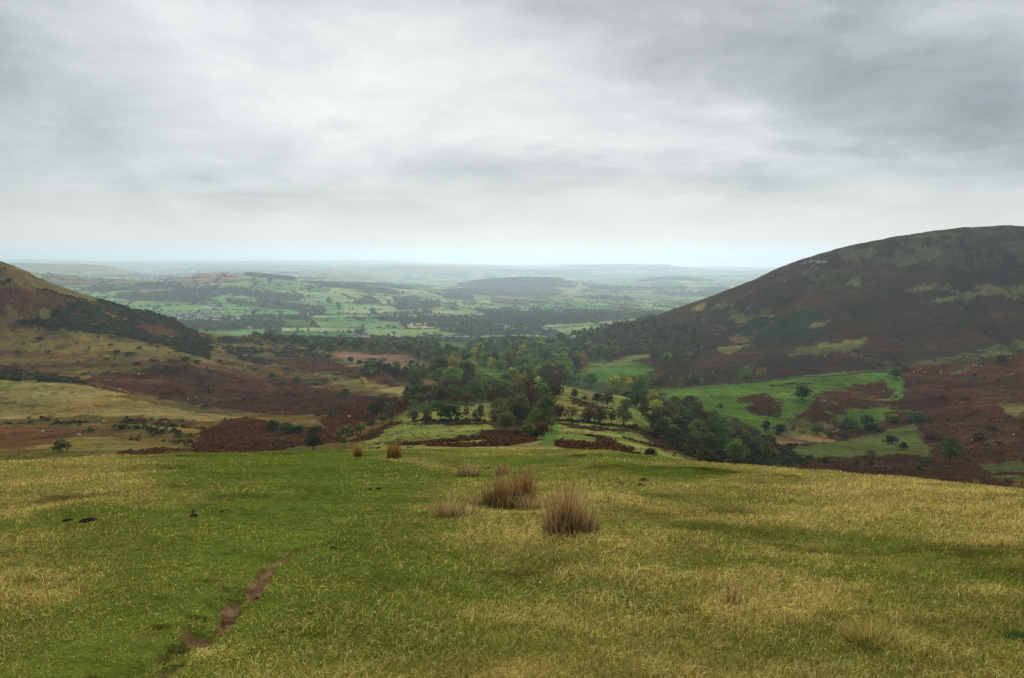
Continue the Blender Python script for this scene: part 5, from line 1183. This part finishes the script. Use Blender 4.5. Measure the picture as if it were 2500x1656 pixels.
for k, p in enumerate(VIL): VK.setdefault(('white', 'cream', 'white', 'brick', 'white_long', 'white', 'white')[k % 7], []).append(p)
for kd, ps_ in VK.items():
    ps_.sort()
    for k, (px, py) in enumerate(ps_):
        place_house(px, py + 2, kd, '%s of the %s of the village behind the left hill' % (ordinal(k, len(ps_)), {'white': 'small white houses', 'cream': 'cream houses', 'brick': 'brick houses', 'white_long': 'long white houses'}[kd]), 'house', 'village houses', 1.25)
for px, py, kd, lab, s in ((505,753,'pale_barn','long pale farm building left in the row above the village',1),(522,752,'white_long','white farmhouse in the middle of the row above the village',1.1),(537,755,'pale_barn','long pale barn right in the row above the village',.9),
   (575,783,'barn','grey barn in the fields right of the village',1),(742,735,'pale_barn','white roofed barn of the farm among mid distance fields',.9),(757,734,'white','white farmhouse right of the white roofed barn',1.2),(765,731,'white','small white house at the right end of the mid distance farm',1),
   (840,751,'white','lone white cottage left of the pale field',1.1),(536,696,'white_long','lone white farmhouse on the green hill below the crest',1.3),(625,709,'white','white cottage in the hedged strip across the green hill',1.2),(635,711,'cream','cream cottage right of the white one in the hedged strip',1.2),
   (1040,771,'barn','left of three brownish barns beyond the brown woods',1),(1062,772,'cream','middle of the three brownish buildings beyond the brown woods',1.2),(1090,775,'barn','right of three brownish barns beyond the brown woods',.9),
   (1352,797,'pale_barn','left pale barn of the farm before the wooded hillside',.5),(1366,795,'white_long','white house in the middle of the farm before the wooded hillside',.8),(1381,796,'barn','right grey barn of the farm before the wooded hillside',.5),
   (1015,745,'white','lone white house at the conifer block',1.2),(1292,793,'cream','small cottage left of the farm before the wooded hillside',1),(1180,775,'barn','low grey barn beyond the brown wood',.8),(915,786,'barn','brown roofed barn in the thin fields behind the wood',.8),
   (610,803,'barn','low grey barn in the woods right of the village',.8)):
    place_house(px, py, kd, lab, 'barn' if 'barn' in kd else 'house', None, s)
for k, (px, py) in enumerate(((1115,691),(1124,689),(1133,690),(1141,692),(1150,690),(1162,692),(1171,691),(1085,686),(1096,688))):
    place_house(px, py, 'white', 'x', 'house', 'hazy far village', 2.0, dmin=5000)['_px'] = px
fv = sorted([o for o in COL.objects if o.get('group') == 'hazy far village'], key=lambda o: o['_px'])
for k, o in enumerate(fv): o['label'] = '%s of the hazy white houses below the far hills' % ordinal(k, len(fv))
place_house(1683, 700, 'pale_barn', 'bright white barn in the hazy fields right of the wooded cone', 'barn', None, 2.0, dmin=5000); place_house(1700, 702, 'white', 'tiny white house right of the hazy white barn', 'house', None, 2.0, dmin=5000)
# the white cottage at the wood's edge, big enough to show its parts
x, y = hit(893, 828, 1200); root = bpy.data.objects.new('house', None); COL.objects.link(root); root.location = (x, y, float(ground_z(x, y)) + EYE + 4); root.rotation_euler = (0, 0, .35)
pr = house_parts(13, 8, 5.2, 3.2, (.80, .80, .77), SL)
wl = link('wall', mesh('wall', *joinp([pr['wall']]), M_HOUSE), root); rf = link('roof', mesh('roof', *joinp([pr['roof']]), M_HOUSE), root); link('chimney', mesh('chimney', *joinp([pr['chimney']]), M_HOUSE), rf); link('windows', mesh('windows', *joinp([pr['window']]), M_HOUSE), root)
tag(root, 'gleaming white cottage with a slate roof at the back edge of the dark wood', 'house')
place_house(871, 829, 'cream', 'tan cottage left of the gleaming white one at the wood edge', 'house', None, 1.1).location.z += 3
place_house(1398, 834, 'barn', 'long grey roof among the trees of the wooded hillside', 'barn', None, .55, 1.2, 600).location.z += 5
# ================================================================== walls, fence, gate
def wall_run(pts, h, th, label, cat, name, col, seed, broken=0.0, dmin=60, group=None):
    g = np.random.default_rng(seed); P = [hit(px, py, dmin) for px, py in pts]; V = []; Q = []; T_ = []
    ox, oy = P[0]; oz = float(ground_z(ox, oy)) + EYE
    for (x0, y0), (x1, y1) in zip(P[:-1], P[1:]):
        L_ = math.hypot(x1 - x0, y1 - y0); n = max(1, int(L_ / 1.6)); ux, uy = (x1 - x0) / L_, (y1 - y0) / L_
        for k in range(n):
            if g.uniform() < broken: continue
            s0 = L_ * k / n; s1 = L_ * (k + 1.06) / n; hh = h * g.uniform(.7, 1.1); t_ = th * g.uniform(.8, 1.2); b = len(V)
            for s in (s0, s1):
                cx_, cy_ = x0 + ux * s, y0 + uy * s; z = float(ground_z(cx_, cy_)) + EYE - oz; q = hh * g.uniform(.85, 1.1)
                V += [(cx_ - uy * t_/2 - ox, cy_ + ux * t_/2 - oy, z - .3), (cx_ + uy * t_/2 - ox, cy_ - ux * t_/2 - oy, z - .3), (cx_ + uy * t_/3 - ox, cy_ - ux * t_/3 - oy, z + q), (cx_ - uy * t_/3 - ox, cy_ + ux * t_/3 - oy, z + q)]
            Q += [(b+1, b+5, b+6, b+2), (b, b+3, b+7, b+4), (b+3, b+2, b+6, b+7), (b, b+1, b+2, b+3), (b+4, b+7, b+6, b+5)]; T_ += [np.array(col) * g.uniform(.6, 1.3)] * 5
    return tag(link(name, mesh(name, np.array(V), np.array(Q), np.array(T_), M_PLAIN), None, (ox, oy, oz)), label, cat, group)
wall_run([(1600,951),(1700,945),(1800,939),(1950,923),(2100,911),(2196,904)], 1.1, .7, 'long dry stone wall along the top of the bright pasture', 'stone wall', 'stone_wall', (.10, .09, .08), 1, .05, 400)
wall_run([(2200,907),(2235,945),(2254,975),(2262,1008)], .9, .7, 'crumbling stone wall running down between pasture and bracken', 'stone wall', 'stone_wall', (.06, .045, .038), 2, .25, 350)
wall_run([(1380,972),(1420,980),(1450,990)], .9, .6, 'short field wall under the small round tree on the spur', 'stone wall', 'stone_wall', (.08, .075, .06), 3, .1, 200)
wall_run([(2020,1084),(1960,1078),(1900,1066)], .7, .6, 'low tumbled wall across the tan patch at right', 'stone wall', 'stone_wall', (.13, .11, .09), 4, .3, 250)
def hedge(pts, h_, w2, label, seed, dmin, col=(.024, .032, .014)):
    g = np.random.default_rng(seed); P = [hit(px, py, dmin) for px, py in pts]; out = []
    for (x0, y0), (x1, y1) in zip(P[:-1], P[1:]):
        n = max(2, int(math.hypot(x1 - x0, y1 - y0) / (w2 * .45)))
        for k in range(n): q = k / n; out.append((x0 + (x1 - x0) * q + g.normal(0, .4), y0 + (y1 - y0) * q + g.normal(0, .4), h_ * g.uniform(.6, 1.2), w2 * g.uniform(.7, 1.2), np.array(col) * g.uniform(.8, 1.3)))
    v, q, c = stamp(out, 60, .13, seed, True); o3 = v.mean(0); o3[2] = v[:, 2].min()
    return tag(link('hedge', mesh('hedge', v - o3, q, c, M_WOODLEAF), None, tuple(o3)), label, 'hedge')
hedge([(92,708),(105,710),(140,718),(165,725),(200,733),(215,737)], 2.6, 4, 'dark overgrown hedge line running down across the left hill', 11, 600)
hedge([(1012,1030),(1060,1031),(1130,1030),(1195,1029)], 1.3, 2.6, 'low dark hedge under the lone oak along the spur field', 12, 150)
hedge([(1352,1029),(1420,1033),(1500,1041),(1560,1052)], 1.3, 2.6, 'low dark hedge under the row of trees on the right of the spur', 13, 150)
hedge([(1240,726),(1300,724)], 4, 8, 'distant dark hedge under the purple brown wood', 14, 4000)
# fence and gate just below the brow
def bar(p0, p1, r, sides=4): return tube([p0, p1], [r, r], sides)
def post_mesh():
    v, q = tube([(0, 0, -.2), (0, 0, 1.15), (0, 0, 1.2)], [.07, .065, .03], 6); return mesh('post', v, q, (.14, .12, .10), M_PLAIN)
PM = post_mesh()
fence_px = [430, 455, 480, 505, 530, 555, 578, 600]; fb = hit(600, 1107, 130)
def at_row(px, D): a, _ = ray(px, 1107); return float(a) * D, D
root = bpy.data.objects.new('fence', None); COL.objects.link(root); ox, oy = at_row(600, 172); oz = float(ground_z(ox, oy)) + EYE; root.location = (ox, oy, oz); prev = None; wires = []
for px in fence_px + [618]:
    x, y = at_row(px, 172); z = float(ground_z(x, y)) + EYE; link('post', PM, root, (x - ox, y - oy, z - oz))
    if prev:
        for hh in (.35, .7, 1.05): v, q = bar((prev[0] - ox, prev[1] - oy, prev[2] - oz + hh), (x - ox, y - oy, z - oz + hh), .012, 3); wires.append((v, q, (.12, .11, .10)))
    prev = (x, y, z)
link('wire', mesh('wire', *join(wires), M_PLAIN), root); tag(root, 'thin post and wire fence below the brow left of the gate', 'fence')
root = bpy.data.objects.new('gate', None); COL.objects.link(root); x0, y0 = at_row(620, 172); x1, y1 = at_row(638, 172); z0 = float(ground_z(x0, y0)) + EYE; root.location = (x0, y0, z0); Wg = x1 - x0
for dx_ in (0, Wg * .72): v, q = tube([(dx_, 0, -.2), (dx_, 0, 1.35), (dx_, 0, 1.42)], [.12, .11, .06], 6); link('gate_post', mesh('gate_post', v, q, (.09, .075, .06), M_PLAIN), root)
v, q, c = join([bar((0, 0, 1.2), (Wg * .72, 0, 1.22), .06) + ((.10, .085, .07),)] + [bar((.05, 0, hh), (Wg * .70, 0, hh), .035) + ((.12, .10, .08),) for hh in (.25, .5, .75, 1.0)]); link('rails', mesh('rails', v, q, c, M_PLAIN), root)
tag(root, 'small weathered wooden gate at the right end of the wire fence', 'gate')
root = bpy.data.objects.new('fence', None); COL.objects.link(root); ox, oy = at_row(640, 176); oz = float(ground_z(ox, oy)) + EYE; root.location = (ox, oy, oz); prev = None; wires = []
for px in (640, 668, 700, 735, 770, 805, 840):
    x, y = at_row(px, 176); z = float(ground_z(x, y)) + EYE; link('post', PM, root, (x - ox, y - oy, z - oz))
    if prev:
        for hh in (.35, .7, 1.05): v, q = bar((prev[0] - ox, prev[1] - oy, prev[2] - oz + hh), (x - ox, y - oy, z - oz + hh), .012, 3); wires.append((v, q, (.12, .11, .10)))
    prev = (x, y, z)
link('wire', mesh('wire', *join(wires), M_PLAIN), root); tag(root, 'thin post and wire fence below the brow right of the gate', 'fence')
for o in COL.objects:
    for k in ('_px', '_py'):
        if k in o: del o[k]
